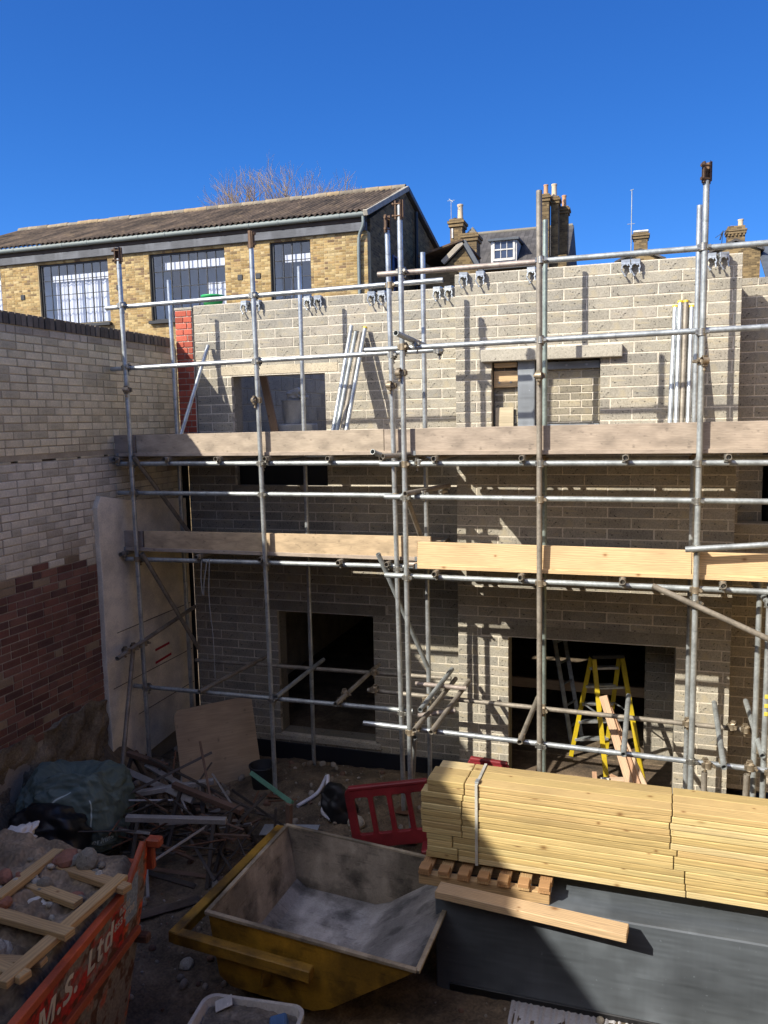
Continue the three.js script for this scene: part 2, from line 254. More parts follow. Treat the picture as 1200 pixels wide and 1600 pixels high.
// ---------------------------------------------------------------- ground: one sheet, finely uneven near the site
const gh = (x, z) => {
  const near = cl((x + 9) / 2) * cl((4 - x) / 2) * cl((z + 12) / 2) * cl((2 - z) / 2); if (near <= 0) return -0.03;
  let h = 0.10 * (fbm(x * 0.9 + 40, z * 0.9 + 40, 4096, 4) - 0.5) + 0.05 * (fbm(x * 5 + 90, z * 5 + 60, 4096, 3) - 0.5) + 0.028 * (vn(x * 17 + 200, z * 17 + 300) - 0.5);
  const bank = cl((-4.75 - x) / 0.75); h += bank * bank * 0.55 * cl((z + 7.9) / 0.8) * (0.8 + 0.4 * fbm(x * 3 + 9, z * 3 + 50, 4096, 3));
  const spoil = Math.exp(-(((x + 3.0) / 0.9) ** 2 + ((z + 7.6) / 0.55) ** 2)); h += 0.13 * spoil * (0.6 + 0.8 * fbm(x * 4 + 3, z * 4 + 8, 4096, 3));
  if (z < -8.2) h -= 0.2 * cl((-8.2 - z) / 0.3);
  return (h + 0.01) * near - 0.03 * (1 - near);
};
{
  const axis = (a, b, step) => { const r = [-400, -200, -90, -45, -25, -16, a - 2.5, a - 1]; for (let t = a; t <= b + 1e-6; t += step) r.push(t); r.push(b + 1, b + 2.5, b + 8, b + 20, b + 50, b + 120, 400); return r.filter((v, i) => i === 0 || v > r[i - 1]); };
  const xs = axis(-6.4, 1.8, 0.035), zs = axis(-9.2, -2.4, 0.035), P = [], UVs = [], I = [];
  for (const z of zs) for (const x of xs) { P.push(x, gh(x, z), z); UVs.push(x, z); }
  for (let j = 0; j < zs.length - 1; j++) for (let i = 0; i < xs.length - 1; i++) { const a = j * xs.length + i, b = a + 1, c = a + xs.length, d = c + 1; I.push(a, c, b, b, c, d); }
  const g = new THREE.BufferGeometry(); g.setAttribute('position', new THREE.Float32BufferAttribute(P, 3)); g.setAttribute('uv', new THREE.Float32BufferAttribute(UVs, 2)); g.setIndex(I);
  structure('ground', finish(g), M.dirt);
}

// ---------------------------------------------------------------- old boundary wall on the left (faces +x)
const WX = -5.475;
{
  const w = thing('boundary_wall', 'old brick boundary wall, dirty cream paint above bare red brick, along the left side', 'wall');
  const paint = ['#f1e1b9', '#efdfb7', '#f2e3bc', '#eedeb5', '#f0e0b8', '#ecdcb3'].map(c => mat(c, { t: T.grime, bump: 0.002, rough: 0.9 }));
  const stain = ['#c8baa0', '#baac93', '#d0c2a8'].map(c => mat(c, { t: T.grime, bump: 0.003, rough: 0.95 }));
  const wash = ['#ebe0c5', '#e8ddc2', '#ede2c8', '#e5dabf'].map(c => mat(c, { t: T.grime, bump: 0.002, rough: 0.92 }));
  const red = ['#8a5c4c', '#7b5244', '#946854', '#6f4f44', '#8f6654', '#825c4f'].map(c => mat(c, { t: T.grime, bump: 0.003, rough: 0.92 }));
  const buff = mat('#a48e70', { t: T.grime, bump: 0.003 }), dark = ['#776c5d', '#6c6254', '#837767'].map(c => mat(c, { t: T.grime, bump: 0.004, rough: 0.95 }));
  const pk = (a) => a[Math.floor(rnd() * a.length)];
  // s runs from the far end (z=-8.74) towards the viewer; U for ry=PI/2 is (0,0,-1), so s = -z
  const pick = (s, y) => {
    if (y < 2.64 + 0.5 * (fbm(s * 2.2 + 3, y * 2, 4096, 3) - 0.5) + rr(-0.05, 0.05)) return rnd() < (y > 2.5 ? 0.3 : 0.06) ? buff : pk(red);
    const st = fbm(s * 1.6 + 20, y * 1.6, 4096, 4); if (y > 4.93) return pk(stain); if (y < 3.75) return st > 0.6 ? pk(stain) : pk(wash); return pk(paint);
  };
  const bricks = lay({ o: [WX, 0, 0], ry: Math.PI / 2, s0: 0.2, s1: 8.74, y0: 1.02, y1: 4.99, L: 0.215, h: 0.065, d: 0.1, jit: 0.0025, header: 5, pick, holes: [[6.98, 8.72, 0, 3.2]], skipRow: (y) => Math.abs(y - 3.72) < 0.02 });
  const coping = lay({ o: [WX + 0.012, 0, 0], ry: Math.PI / 2, s0: 0.2, s1: 8.74, y0: 4.995, y1: 5.11, L: 0.065, h: 0.112, j: 0.011, d: 0.22, jit: 0.006, shift: () => 0, pick: () => pk(dark) });
  emit(w, [...bricks, ...coping], 'brick', 300, 0.005);
  const back = (y0, y1, m) => { const g = extr(rect(0.2, 8.74, y0, y1), 0.30); g.rotateY(Math.PI / 2); g.translate(WX - 0.007, 0, 0); return part('mortar_core', g, m, w); };
  back(0.0, 2.665, mat('#a39885', { t: T.grime, bump: 0.003, rough: 0.95 })); back(2.665, 3.722, mat('#cabfa9', { t: T.smear, bump: 0.002, rough: 0.95 })); back(3.742, 5.0, mat('#bcad90', { t: T.grime, bump: 0.002, rough: 0.95 }));
  for (let z = 4.2; z < 8.6;) { const l = rr(0.05, 0.4); const q = at(cBox(Math.round(l * 50) / 50, 0.021, 0.08, 0.004), WX - 0.045, 3.732 + rr(-0.004, 0.004), -(z + l / 2), Math.PI / 2, 0, rr(-0.02, 0.02)); part('joint_filling', q, pk(paint), w); z += l + rr(0.02, 0.22); }
  { const g = extr(rect(0.2, 8.74, 3.718, 3.746), 0.26); g.rotateY(Math.PI / 2); g.translate(WX - 0.045, 0, 0); part('open_bed_joint', g, dark[1], w); }
  { // rough concrete plinth under the red brick
    const g = new THREE.BoxGeometry(0.26, 1.15, 3.4, 6, 40, 110), p = g.attributes.position; g.translate(WX - 0.06, 0.52, -5.3);
    for (let i = 0; i < p.count; i++) { const q = V(p.getX(i), p.getY(i), p.getZ(i)); if (q.x > WX) { const n = fbm(q.z * 3 + 60, q.y * 3, 4096, 5) - 0.45, m = fbm(q.z * 11 + 20, q.y * 11, 4096, 4) - 0.5; p.setX(i, q.x - 0.055 + 0.14 * n + 0.07 * m); } if (q.y > 1.0) p.setY(i, q.y + 0.16 * (fbm(q.z * 4 + 3, 7, 4096, 3) - 0.35)); }
    g.computeVertexNormals(); part('plinth', metreUV(g), mat('#a0957f', { t: T.dirt, bump: 0.012, rough: 0.95 }), w);
  }
  { // rendered pier, proud of the brickwork, with soft worn arrises
    const s = new THREE.Shape(); const a = 6.99, b = 8.70, y0 = 0.18, y1 = 3.24; s.moveTo(a + 0.01, y0); s.lineTo(b, y0 + 0.12); s.lineTo(b, y1 - 0.12); s.lineTo(a + 0.55, y1 - 0.03); s.lineTo(a + 0.06, y1 + 0.06); s.lineTo(a - 0.01, y1 - 0.05); s.lineTo(a + 0.012, 2.4); s.lineTo(a - 0.008, 1.6); s.lineTo(a + 0.01, y0);
    const g = new THREE.ExtrudeGeometry(s, { depth: 0.077, bevelEnabled: true, bevelSize: 0.008, bevelThickness: 0.008, bevelSegments: 2, curveSegments: 8 });
    g.rotateY(Math.PI / 2); g.translate(WX - 0.03, 0, 0); const rp = part('render_pier', metreUV(g), mat('#f4e9d0', { t: T.grime, bump: 0.004, rough: 0.92 }), w, 'grey white rendered pier at the far end of the wall');
    const groove = mat('#6f695f', { t: T.grime }); for (const [y, l] of [[1.78, 1.5], [1.18, 1.62], [0.74, 1.2]]) { const q = at(cBox(l, 0.008, 0.006, 0.001), WX + 0.0575, y, -(8.68 - l / 2), Math.PI / 2, 0, 0.0); part('board_mark', q, groove, rp); }
    const spray = mat('#a3222b', { rough: 0.7 }); for (const [y, z0, z1, t] of [[1.39, -7.87, -8.17, 0.03], [1.24, -7.86, -8.2, 0.05]]) { const q = at(cBox(z0 - z1, 0.03, 0.003, 0.001), WX + 0.0585, y, (z0 + z1) / 2, Math.PI / 2, 0, t); part('spray_mark', q, spray, rp, 'short red spray paint stroke'); }
  }
  rebase(w, WX - 0.15, 0, -4.5);
}
{ // taller house further along the same boundary, out of frame beside the viewer: its shade falls on the timber stack
  const h = thing('neighbour_house', 'tall plain brick house on the boundary beside the viewer', 'house');
  const g = extr(rect(-6, 0.62, 0, 6.62), 4.0); g.rotateY(Math.PI / 2); g.translate(WX, 0, 0); part('wall', g, M.darkBrick, h);
  part('parapet', at(chBox(4.1, 0.14, 6.66, 0.01), WX - 2.0, 6.69, 2.69), M.concreteDark, h);
  rebase(h, WX - 2, 0, 2.7);
}

{ // unseen house the picture is taken from, sized to cut skylight, and an added wall bouncing warm sun, both out of frame
  const h = thing('added_viewer_house', 'unseen flat roofed brick house behind the viewer, added to cut skylight', 'house'); part('wall', at(chBox(9.6, 5.0, 5, 0.02), -0.6, 2.5, 3.2), M.darkBrick, h); part('parapet', at(chBox(9.7, 0.1, 5.1, 0.01), -0.6, 5.05, 3.2), M.concreteDark, h); rebase(h, -0.6, 0, 3.2);
  const w = thing('added_bounce_wall', 'pale brick wall added out of frame on the right to bounce warm sunlight', 'wall'); part('wall', at(chBox(0.3, 6.2, 8.0, 0.01), 3.1, 3.1, -4.8), mat('#dcc296', { t: T.brickfar, bump: 0.01, rough: 0.95 }), w); part('coping', at(chBox(0.36, 0.08, 8.06, 0.01), 3.1, 6.24, -4.8), M.concrete, w); rebase(w, 3.1, 0, -4.8);
}
// ---------------------------------------------------------------- new block building
const ZR = -8.3, ZL = -8.75;
{
  const b = thing('block_building', 'unfinished two storey building of grey concrete blocks with open window and door holes', 'building');
  const cols = ['#b2ac9d', '#aea899', '#b5aea0', '#a9a497', '#b3ad9e', '#b0aa9b', '#a39f94', '#b7b09f'];
  const bm = cols.map(c => mat(c, { t: T.block, bump: 0.004, rough: 0.95 }));
  const fr = [[-1.45, -0.35, 3.85, 4.63], [-1.28, 0.42, -1, 1.70]], fl = [[-4.73, -3.5, 3.24, 4.62], [-4.23, -2.97, 0.14, 1.72]], fe = [[1.02, 1.6, 2.9, 3.66]];
  const lint = { r: [[-1.58, 0.62, 1.705, 1.845]], l: [[-4.88, -3.32, 4.625, 4.745], [-4.42, -2.8, 1.725, 1.86]] };
  const list = [
    ...lay({ o: [0, 0, ZR], s0: -1.83, s1: 0.93, y0: 0.05, y1: 5.55, L: 0.438, h: 0.098, j: 0.012, mats: bm, holes: [...fr, ...lint.r, [-1.57, -0.14, 4.62, 4.75]] }),
    ...lay({ o: [0, 0, ZL], s0: -5.385, s1: -1.55, y0: 0.0, y1: 5.5, L: 0.438, h: 0.098, j: 0.012, mats: bm, holes: [...fl, ...lint.l, [-5.6, -5.215, 3.8, 6]], shift: (r) => ((r & 1) ? 0.3 : 0.08) }),
    ...lay({ o: [0, 0, -8.9], s0: 0.7, s1: 2.6, y0: 0.05, y1: 5.4, L: 0.438, h: 0.098, j: 0.012, mats: bm, holes: fe }),
  ];
  emit(b, list, 'concrete_block', 300, 0.004);
  const hole = (h) => h.map(([a, c, e, f]) => rect(a, c, e, f));
  const sheet = (name, z, pts, holes, d, m) => { const g = extr(pts, d, holes); g.translate(0, 0, z); return part(name, g, m, b); };
  const door = [[-1.83, 0], [-1.28, 0], [-1.28, 1.70], [0.42, 1.70], [0.42, 0], [0.93, 0], [0.93, 5.545], [-1.83, 5.545]];
  sheet('mortar', ZR - 0.004, door, hole([fr[0]]), 0.05, M.mortar); sheet('inner_leaf', ZR - 0.055, door, hole([fr[0]]), 0.2, M.inner);
  sheet('mortar', ZL - 0.004, [[-5.385, -0.4], [-1.83, -0.4], [-1.83, 5.495], [-5.21, 5.495], [-5.21, 3.8], [-5.385, 3.8]], hole(fl), 0.05, M.mortar); sheet('inner_leaf', ZL - 0.055, rect(-5.21, -1.4, -0.4, 5.49), hole(fl), 0.2, M.inner);
  part('return_wall', at(chBox(0.1, 5.4, 0.40, 0.003), -1.775, 2.7, ZR - 0.26 - 0.2), M.inner, b);
  part('return_wall', at(chBox(0.1, 5.4, 0.42, 0.003), 0.875, 2.7, ZR - 0.26 - 0.21), M.inner, b);
  sheet('mortar', -8.905, rect(0.93, 2.6, 0, 5.39), hole(fe), 0.05, M.mortar); sheet('inner_leaf', -8.955, rect(0.93, 2.6, 0, 5.39), hole(fe), 0.2, M.inner);
  const lintel = (x0, x1, y0, y1, z, d, m = M.concrete) => part('lintel', at(chBox(x1 - x0, y1 - y0, d, 0.006, rnd(), rnd()), (x0 + x1) / 2, (y0 + y1) / 2, z - d / 2), m, b);
  lintel(-1.55, -0.14, 4.63, 4.755, ZR + 0.07, 0.17); lintel(-1.57, 0.61, 1.71, 1.84, ZR + 0.004, 0.1, M.concreteDark); lintel(-4.87, -3.33, 4.63, 4.742, ZL + 0.003, 0.1, mat('#c9bda4', { t: T.concrete, bump: 0.002 })); lintel(-4.41, -2.81, 1.73, 1.855, ZL + 0.003, 0.1, M.concreteDark);
  lintel(-4.3, -2.9, 0.06, 0.13, ZL + 0.03, 0.22, M.concrete);
  // dark tanking along the foot of the left bay
  part('damp_course', at(chBox(3.35, 0.44, 0.02, 0.004), -3.52, -0.19, ZL + 0.011), M.tank, b, 'dark blue black damp proof band at the wall foot');
  // red brick end pier and the dark gap below it
  const rb = ['#b85a45', '#c86650', '#ac5240', '#c06049'].map(c => mat(c, { t: T.grime, bump: 0.002, rough: 0.9 }));
  emit(b, lay({ o: [0, 0, ZL + 0.02], s0: -5.462, s1: -5.235, y0: 3.8, y1: 5.44, L: 0.215, h: 0.065, d: 0.1, mats: rb, header: 2, jit: 0.0015, shift: (r) => (r & 1) * 0.06 }), 'red_brick', 300, 0.003);
  part('pier_mortar', at(chBox(0.236, 1.66, 0.2, 0.003), -5.348, 4.62, ZL - 0.09), M.mortar, b); part('pier_cap', at(chBox(0.25, 0.03, 0.2, 0.004), -5.348, 5.465, ZL - 0.08), M.concrete, b);
  part('gap_shade_strip', at(chBox(0.09, 3.6, 0.02, 0.004), -5.428, 1.98, ZL + 0.018), M.black, b, 'black strip standing in for the dark of the gap beside the boundary wall');  // black strip supplies the darkness of the open gap
  // floors and rooms behind
  part('ground_slab', at(chBox(6.6, 0.2, 5.6, 0.01), -1.9, 0.03, -11.81), mat('#8a7c69', { t: T.dirt, bump: 0.004, rough: 0.95 }), b);
  part('ground_slab', at(chBox(2.74, 0.19, 0.5, 0.01), -0.45, 0.03, -8.76), mat('#7b6c5c', { t: T.dirt, bump: 0.006, rough: 0.95 }), b);
  part('floor_slab', at(chBox(6.6, 0.18, 5.6, 0.01), -1.9, 3.75, -11.82), M.concreteDark, b);
  part('floor_slab', at(chBox(2.5, 0.17, 0.42, 0.01), -0.45, 3.75, -8.79), M.concreteDark, b);
  part('back_wall', at(chBox(6.7, 5.4, 0.2, 0.01), -1.9, 2.7, -14.7), M.inner, b);
  const ib = ['#bcb4a3', '#b2aa9a', '#c4bcaa', '#b6ae9e'].map(c => mat(c, { t: T.block, bump: 0.003, rough: 0.95 }));
  emit(b, lay({ o: [-5.12, 0, 0], ry: Math.PI / 2, s0: 9.02, s1: 14.5, y0: 3.85, y1: 5.5, L: 0.44, h: 0.215, d: 0.1, mats: ib }), 'inner_block', 60, 0.004);
  part('side_wall', at(chBox(0.2, 5.5, 5.6, 0.01), -5.23, 2.75, -11.82), M.mortar, b); part('side_wall', at(chBox(0.2, 5.4, 5.6, 0.01), 1.5, 2.7, -11.9), M.inner, b);
  part('added_cross_wall', at(chBox(0.2, 1.6, 5.5, 0.01), -1.75, 4.65, -11.85), M.inner, b);  // unseen wall added to bounce sun onto the inner side wall
  part('added_dark_sheet', at(chBox(1.22, 0.40, 0.012, 0.002), -4.115, 3.45, ZL - 0.12), M.black, b, 'black sheet added for the darkness in the foot of the upper left window hole');  // added black panel: stands for the unlit interior and stops stray sun
  // concrete brick infill seen through the upper right opening
  const cb = ['#a9a18d', '#9e9786', '#b3aa94', '#97907f'].map(c => mat(c, { t: T.block, bump: 0.002, rough: 0.95 }));
  emit(b, lay({ o: [0, 0, -8.44], s0: -1.44, s1: -0.36, y0: 3.85, y1: 5.35, L: 0.215, h: 0.065, d: 0.1, mats: cb }), 'concrete_brick', 90, 0.003);
  part('infill_mortar', at(chBox(1.09, 1.5, 0.1, 0.003), -0.9, 4.6, -8.497), M.mortar, b);
  // nib wall inside the doorway
  emit(b, lay({ o: [0, 0, -9.25], s0: 0.14, s1: 1.3, y0: 0.14, y1: 3.6, L: 0.44, h: 0.1, d: 0.1, mats: bm }), 'nib_block', 60, 0.004);
  part('nib_mortar', at(chBox(1.14, 3.5, 0.09, 0.003), 0.725, 1.89, -9.302), M.mortar, b);
  // steel post and beams in the upper right opening
  const post = part('steel_post', merge([at(chBox(0.16, 0.80, 0.012, 0.001), -1.10, 4.25, -8.335), at(chBox(0.16, 0.80, 0.012, 0.001), -1.10, 4.25, -8.425), at(chBox(0.01, 0.80, 0.078, 0.001), -1.10, 4.25, -8.38), at(chBox(0.012, 0.80, 0.112, 0.001), -1.013, 4.25, -8.38)]), M.steel, b);
  const bolt = new THREE.CylinderGeometry(0.011, 0.011, 0.012, 6); bolt.rotateX(Math.PI / 2);
  for (const [y, h] of [[4.575, 0.075], [3.93, 0.09]]) { const bm2 = part('steel_beam', at(chBox(0.64, h, 0.05, 0.002), -0.68, y, -8.41), M.steel, b); for (const dx of [-0.2, 0, 0.2]) { const o = part('bolt', bolt, M.coupler, bm2); o.position.set(-0.69 + dx, y, -8.383); } }
  part('timber_packer', at(chBox(0.24, 0.05, 0.1, 0.003), -1.31, 4.60, -8.40), M.boardNew, b); const tp = part('timber_packer', at(chBox(0.26, 0.17, 0.045, 0.003), -1.31, 4.455, -8.412), M.boardNew, b);
  for (const dx of [-0.07, 0.05]) { const o = part('bolt', bolt, M.coupler, tp); o.position.set(-1.31 + dx, 4.42, -8.386); }
  part('offcut_board', at(chBox(0.19, 0.32, 0.018, 0.002), -1.33, 4.0, -8.40, 0.05, -0.06), mat('#d9cdb4', { t: T.ply }), b);
  rebase(b, -2.1, 0, -9);
}

// ---------------------------------------------------------------- yellow brick works building behind, on the left
{
  const b = thing('brick_workshop', 'long yellow stock brick building with dark steel windows and a brown corrugated roof', 'building');
  const Z = -22, X1 = -7.38, X0 = -23;
  const yc = ['#b39a68', '#a58b5c', '#bda674', '#917a55', '#b19464', '#836b50', '#c2ad80', '#a78b58'].map(c => mat(c, { t: T.grime, bump: 0.004, rough: 0.95 }));
  const win = [[-18.82, -16.12, 7.36, 9.36], [-14.6, -11.95, 7.3, 9.36], [-10.44, -9.14, 7.3, 9.37], [-22.9, -20.36, 7.36, 9.36]];
  const pick = () => { const r = rnd(); return yc[r < 0.2 ? 0 : r < 0.38 ? 1 : r < 0.55 ? 2 : r < 0.63 ? 3 : r < 0.75 ? 4 : r < 0.81 ? 5 : r < 0.9 ? 6 : 7]; };
  emit(b, lay({ o: [0, 0, Z], s0: X0, s1: X1, y0: 6.42, y1: 9.42, L: 0.215, h: 0.065, d: 0.1, holes: win, pick, header: 2, jit: 0.003, shift: (r) => (r & 1) * 0.11 }), 'brick', 300, 0.004);
  { const g = extr(rect(X0, X1, 6.4, 9.42), 0.28, win.map(w => rect(...w))); g.translate(0, 0, Z - 0.007); part('mortar', g, mat('#cbb68c', { t: T.concrete, rough: 0.95 }), b); }
  part('lower_wall', at(chBox(X1 - X0, 6.39, 0.3, 0.01), (X0 + X1) / 2, 3.2, Z - 0.15), M.farBrick, b);
  { // gable end, facing +x
    const pts = [[-22.3, 0], [-22.3, 9.82], [-26.03, 11.5], [-28.9, 10.72], [-31.4, 10.1], [-31.4, 0]].map(([z, y]) => [-z, y]); const g = extr(pts, 0.3); g.rotateY(Math.PI / 2); g.translate(X1, 0, 0); part('gable_wall', g, mat('#8f8064', { t: T.brickfar, bump: 0.008, rough: 0.95 }), b);
    const v = (z0, y0, z1, y1, m) => part('verge', barGeo([X1 + 0.06, y0, z0], [X1 + 0.06, y1, z1], 0.14, 0.16), m, b); v(-21.7, 9.84, -26.05, 11.62, M.concrete); v(-26.05, 11.62, -31.5, 10.2, M.lead);
    part('drain_pipe', rodGeo([X1 + 0.1, 3, -27.0], [X1 + 0.1, 11.1, -27.0], 0.06, 0.06, 10), M.darkFrame, b);
    const gw = part('gable_window', at(chBox(0.06, 1.2, 0.75, 0.01), X1 + 0.03, 8.6, -24.75), mat('#39527a', { rough: 0.3 }), b); part('pane', at(chBox(0.02, 1.08, 0.62, 0.003), X1 + 0.062, 8.6, -24.75), mat('#16233a', { rough: 0.06, metal: 0 }), gw);
  }
  part('fascia_beam', at(chBox(X1 - X0, 0.24, 0.12, 0.01, 3, 1), (X0 + X1) / 2, 9.535, Z + 0.04), mat('#6f7278', { t: T.scuff, rough: 0.8 }), b, 'grey painted concrete band over the windows');
  part('eaves_board', at(chBox(X1 - X0, 0.17, 0.1, 0.01), (X0 + X1) / 2, 9.742, Z + 0.07), mat('#4a4038', { t: T.oldwood }), b);
  { // corrugated roof sheets, two slopes
    const slope = (z0, y0, z1, y1, name) => { const nx = Math.round((X1 - X0) / 0.18) * 8, nz = 8, P = [], Uv = [], I = []; for (let j = 0; j <= nz; j++) for (let i = 0; i <= nx; i++) { const x = X0 + (X1 + 0.12 - X0) * i / nx, t = j / nz; P.push(x, y0 + (y1 - y0) * t + 0.035 * Math.sin(x / 0.18 * 6.283) + (((j === nz >> 1)) ? 0.01 : 0), z0 + (z1 - z0) * t); Uv.push(x, t * Math.hypot(z1 - z0, y1 - y0)); } for (let j = 0; j < nz; j++) for (let i = 0; i < nx; i++) { const a = j * (nx + 1) + i; I.push(a, a + 1, a + nx + 1, a + 1, a + nx + 2, a + nx + 1); } const g = new THREE.BufferGeometry(); g.setAttribute('position', new THREE.Float32BufferAttribute(P, 3)); g.setAttribute('uv', new THREE.Float32BufferAttribute(Uv, 2)); g.setIndex(I); return part(name, finish(g), mat('#80756a', { t: T.roof, bump: 0.006, rough: 0.95, side: THREE.DoubleSide }), b); };
    const r = slope(-21.72, 9.93, -26.02, 11.66, 'corrugated_roof'); slope(-31.5, 10.2, -26.02, 11.66, 'corrugated_roof');
    const rg = new THREE.CylinderGeometry(0.14, 0.14, 0.45, 12); rg.rotateZ(Math.PI / 2); const rt = metreUV(rg);
    const rms = ['#8b8170', '#9a8c74', '#7c7262', '#a08b6a'].map(c => mat(c, { t: T.grime, bump: 0.004, side: THREE.DoubleSide })); for (let x = X0; x < X1; x += 0.46) { const o = part('ridge_tile', rt, rms[Math.floor(rnd() * 4)], r); o.position.set(x + 0.24, 11.63 + rr(-0.015, 0.015), -26.03); o.rotation.z = rr(-0.03, 0.03); }
  }
  { // gutter and down pipe
    const gut = new THREE.CylinderGeometry(0.075, 0.075, X1 - X0 + 0.1, 14, 1); gut.rotateZ(Math.PI / 2); gut.translate((X0 + X1) / 2, 9.84, Z + 0.2); const gm = mat('#7f8a88', { t: T.galv, rough: 0.6 }); const gt = part('gutter', gut, gm, b);
    const br = new THREE.CylinderGeometry(0.085, 0.085, 0.07, 12); br.rotateZ(Math.PI / 2); for (let x = X0 + 0.6; x < X1; x += 0.95) { const o = part('gutter_bracket', br, gm, gt); o.position.set(x, 9.84, Z + 0.2); }
    const c = new THREE.CatmullRomCurve3([V(X1 - 0.05, 9.82, Z + 0.2), V(X1 - 0.05, 9.55, Z + 0.19), V(X1 - 0.2, 9.3, Z + 0.1), V(X1 - 0.23, 9.05, Z + 0.09), V(X1 - 0.23, 6, Z + 0.09)]); part('down_pipe', new THREE.TubeGeometry(c, 40, 0.05, 10), gm, b);
  }
  // steel windows
  win.forEach(([x0, x1, y0, y1], wi) => {
    const nx = wi === 2 ? 4 : 8, ny = 4, fr = [], W = x1 - x0, Hh = y1 - y0, zf = Z - 0.12;
    fr.push(at(chBox(0.09, Hh, 0.06, 0.004), x0 + 0.045, (y0 + y1) / 2, zf), at(chBox(0.05, Hh, 0.06, 0.004), x1 - 0.025, (y0 + y1) / 2, zf), at(chBox(W - 0.14, 0.07, 0.06, 0.004), (x0 + x1) / 2 + 0.02, y1 - 0.035, zf), at(chBox(W - 0.14, 0.06, 0.06, 0.004), (x0 + x1) / 2 + 0.02, y0 + 0.03, zf));
    const f = part('window', merge(fr), M.darkFrame, b); const ix0 = x0 + 0.09, ix1 = x1 - 0.05, iy0 = y0 + 0.06, iy1 = y1 - 0.07, pw = (ix1 - ix0) / nx, ph = (iy1 - iy0) / ny;
    const bars = []; for (let i = 1; i < nx; i++) bars.push(at(chBox(i % 2 ? 0.022 : 0.035, iy1 - iy0, 0.035, 0.003), ix0 + i * pw, (iy0 + iy1) / 2, zf)); for (let j = 1; j < ny; j++) bars.push(at(chBox(ix1 - ix0, 0.02, 0.03, 0.003), (ix0 + ix1) / 2, iy0 + j * ph, zf + 0.001));
    part('glazing_bars', merge(bars), M.darkFrame, f);
    const pg = cBox(pw - 0.012, ph - 0.012, 0.004, 0.0005); for (let i = 0; i < nx; i++) for (let j = 0; j < ny; j++) { const o = part('pane', pg, M.glass, f); o.position.set(ix0 + (i + 0.5) * pw, iy0 + (j + 0.5) * ph, zf); o.rotation.y = rr(-0.006, 0.006); o.rotation.x = rr(-0.006, 0.006); }
    part('sill', at(chBox(W + 0.1, 0.1, 0.22, 0.01), (x0 + x1) / 2, y0 - 0.05, Z + 0.02), M.darkFrame, f);
    part('reveal_room', at(chBox(W + 1.2, 0.04, 2.4, 0.01), (x0 + x1) / 2, y0 - 0.2, Z - 1.55), M.room, f); part('room_wall', at(chBox(W + 1.2, 3, 0.04, 0.01), (x0 + x1) / 2, 8.5, Z - 2.8), mat('#b4c0d0', { rough: 0.9 }), f);
    // net curtain or roller blind hung inside
    const drape = (xa, xb, ya, yb, z, amp, m) => { const n = Math.round((xb - xa) / 0.025), P = [], I = []; for (let j = 0; j <= 6; j++) for (let i = 0; i <= n; i++) { const x = xa + (xb - xa) * i / n; P.push(x, ya + (yb - ya) * j / 6, z + amp * Math.sin(x * 42 + 1.5 * Math.sin(x * 9) + (1 - j / 6) * 0.5) * (1 - 0.35 * j / 6)); } for (let j = 0; j < 6; j++) for (let i = 0; i < n; i++) { const a = j * (n + 1) + i; I.push(a, a + 1, a + n + 1, a + 1, a + n + 2, a + n + 1); } const g = new THREE.BufferGeometry(); g.setAttribute('position', new THREE.Float32BufferAttribute(P, 3)); g.setIndex(I); return part('curtain', metreUV(finish(g).toNonIndexed()), m, f); };
    if (wi === 0 || wi === 3) drape(ix0 + 0.35, ix1, iy0 + 0.02, iy0 + Hh * 0.72, zf - 0.16, 0.03, M.curtain);
    else if (wi === 1) { drape(ix1 - 0.75, ix1 - 0.05, iy0 + 0.02, iy0 + Hh * 0.5, zf - 0.16, 0.03, M.curtain); drape(ix0 + 0.35, ix1, iy1 - 0.42, iy1 - 0.2, zf - 0.1, 0.004, M.curtain); }
    else drape(ix0 + 0.3, ix1, iy1 - 0.52, iy1 - 0.3, zf - 0.1, 0.004, M.curtain);
    if (wi === 0) drape(ix0 + 0.3, ix1, iy1 - 0.5, iy1 - 0.3, zf - 0.1, 0.004, M.curtain);
  });
  for (const [x, y] of [[-19.5, 8.35], [-15.75, 8.42], [-11.45, 8.42], [-10.85, 8.42]]) part('air_brick', at(chBox(0.16, 0.16, 0.03, 0.006), x, y, Z + 0.01), M.darkFrame, b);
  part('roof_core', at(chBox(X1 - X0 - 0.3, 0.05, 8.8, 0.01), (X0 + X1) / 2 - 0.1, 9.6, -26.8), M.room, b); part('rear_wall', at(chBox(X1 - X0 - 0.3, 9.6, 0.3, 0.01), (X0 + X1) / 2 - 0.15, 4.75, -31.2), M.farBrick, b);
  rebase(b, -15, 0, -26);
}

// ---------------------------------------------------------------- terrace houses and chimneys behind the block building
function stackGeo(x, y0, y1, z, w, d) { return merge([at(chBox(w, y1 - y0 - 0.3, d, 0.01, rnd() * 5), x, (y0 + y1 - 0.3) / 2, z), at(chBox(w + 0.1, 0.12, d + 0.1, 0.01), x, y1 - 0.24, z), at(chBox(w + 0.18, 0.1, d + 0.18, 0.01), x, y1 - 0.13, z), at(chBox(w + 0.06, 0.08, d + 0.06, 0.02), x, y1 - 0.04, z)]); }
function potGeo(r, h) { return new THREE.LatheGeometry([[0.0, 0], [r * 1.08, 0], [r * 1.08, h * 0.08], [r * 0.92, h * 0.14], [r * 0.82, h * 0.85], [r * 0.98, h * 0.9], [r * 0.98, h], [r * 0.7, h], [r * 0.7, h * 0.6]].map(([x, y]) => new THREE.Vector2(x, y)), 14); }
function pot(parent, x, y, z, r, h, m) { const o = part('chimney_pot', potGeo(r, h), m, parent); o.position.set(x, y, z); return o; }
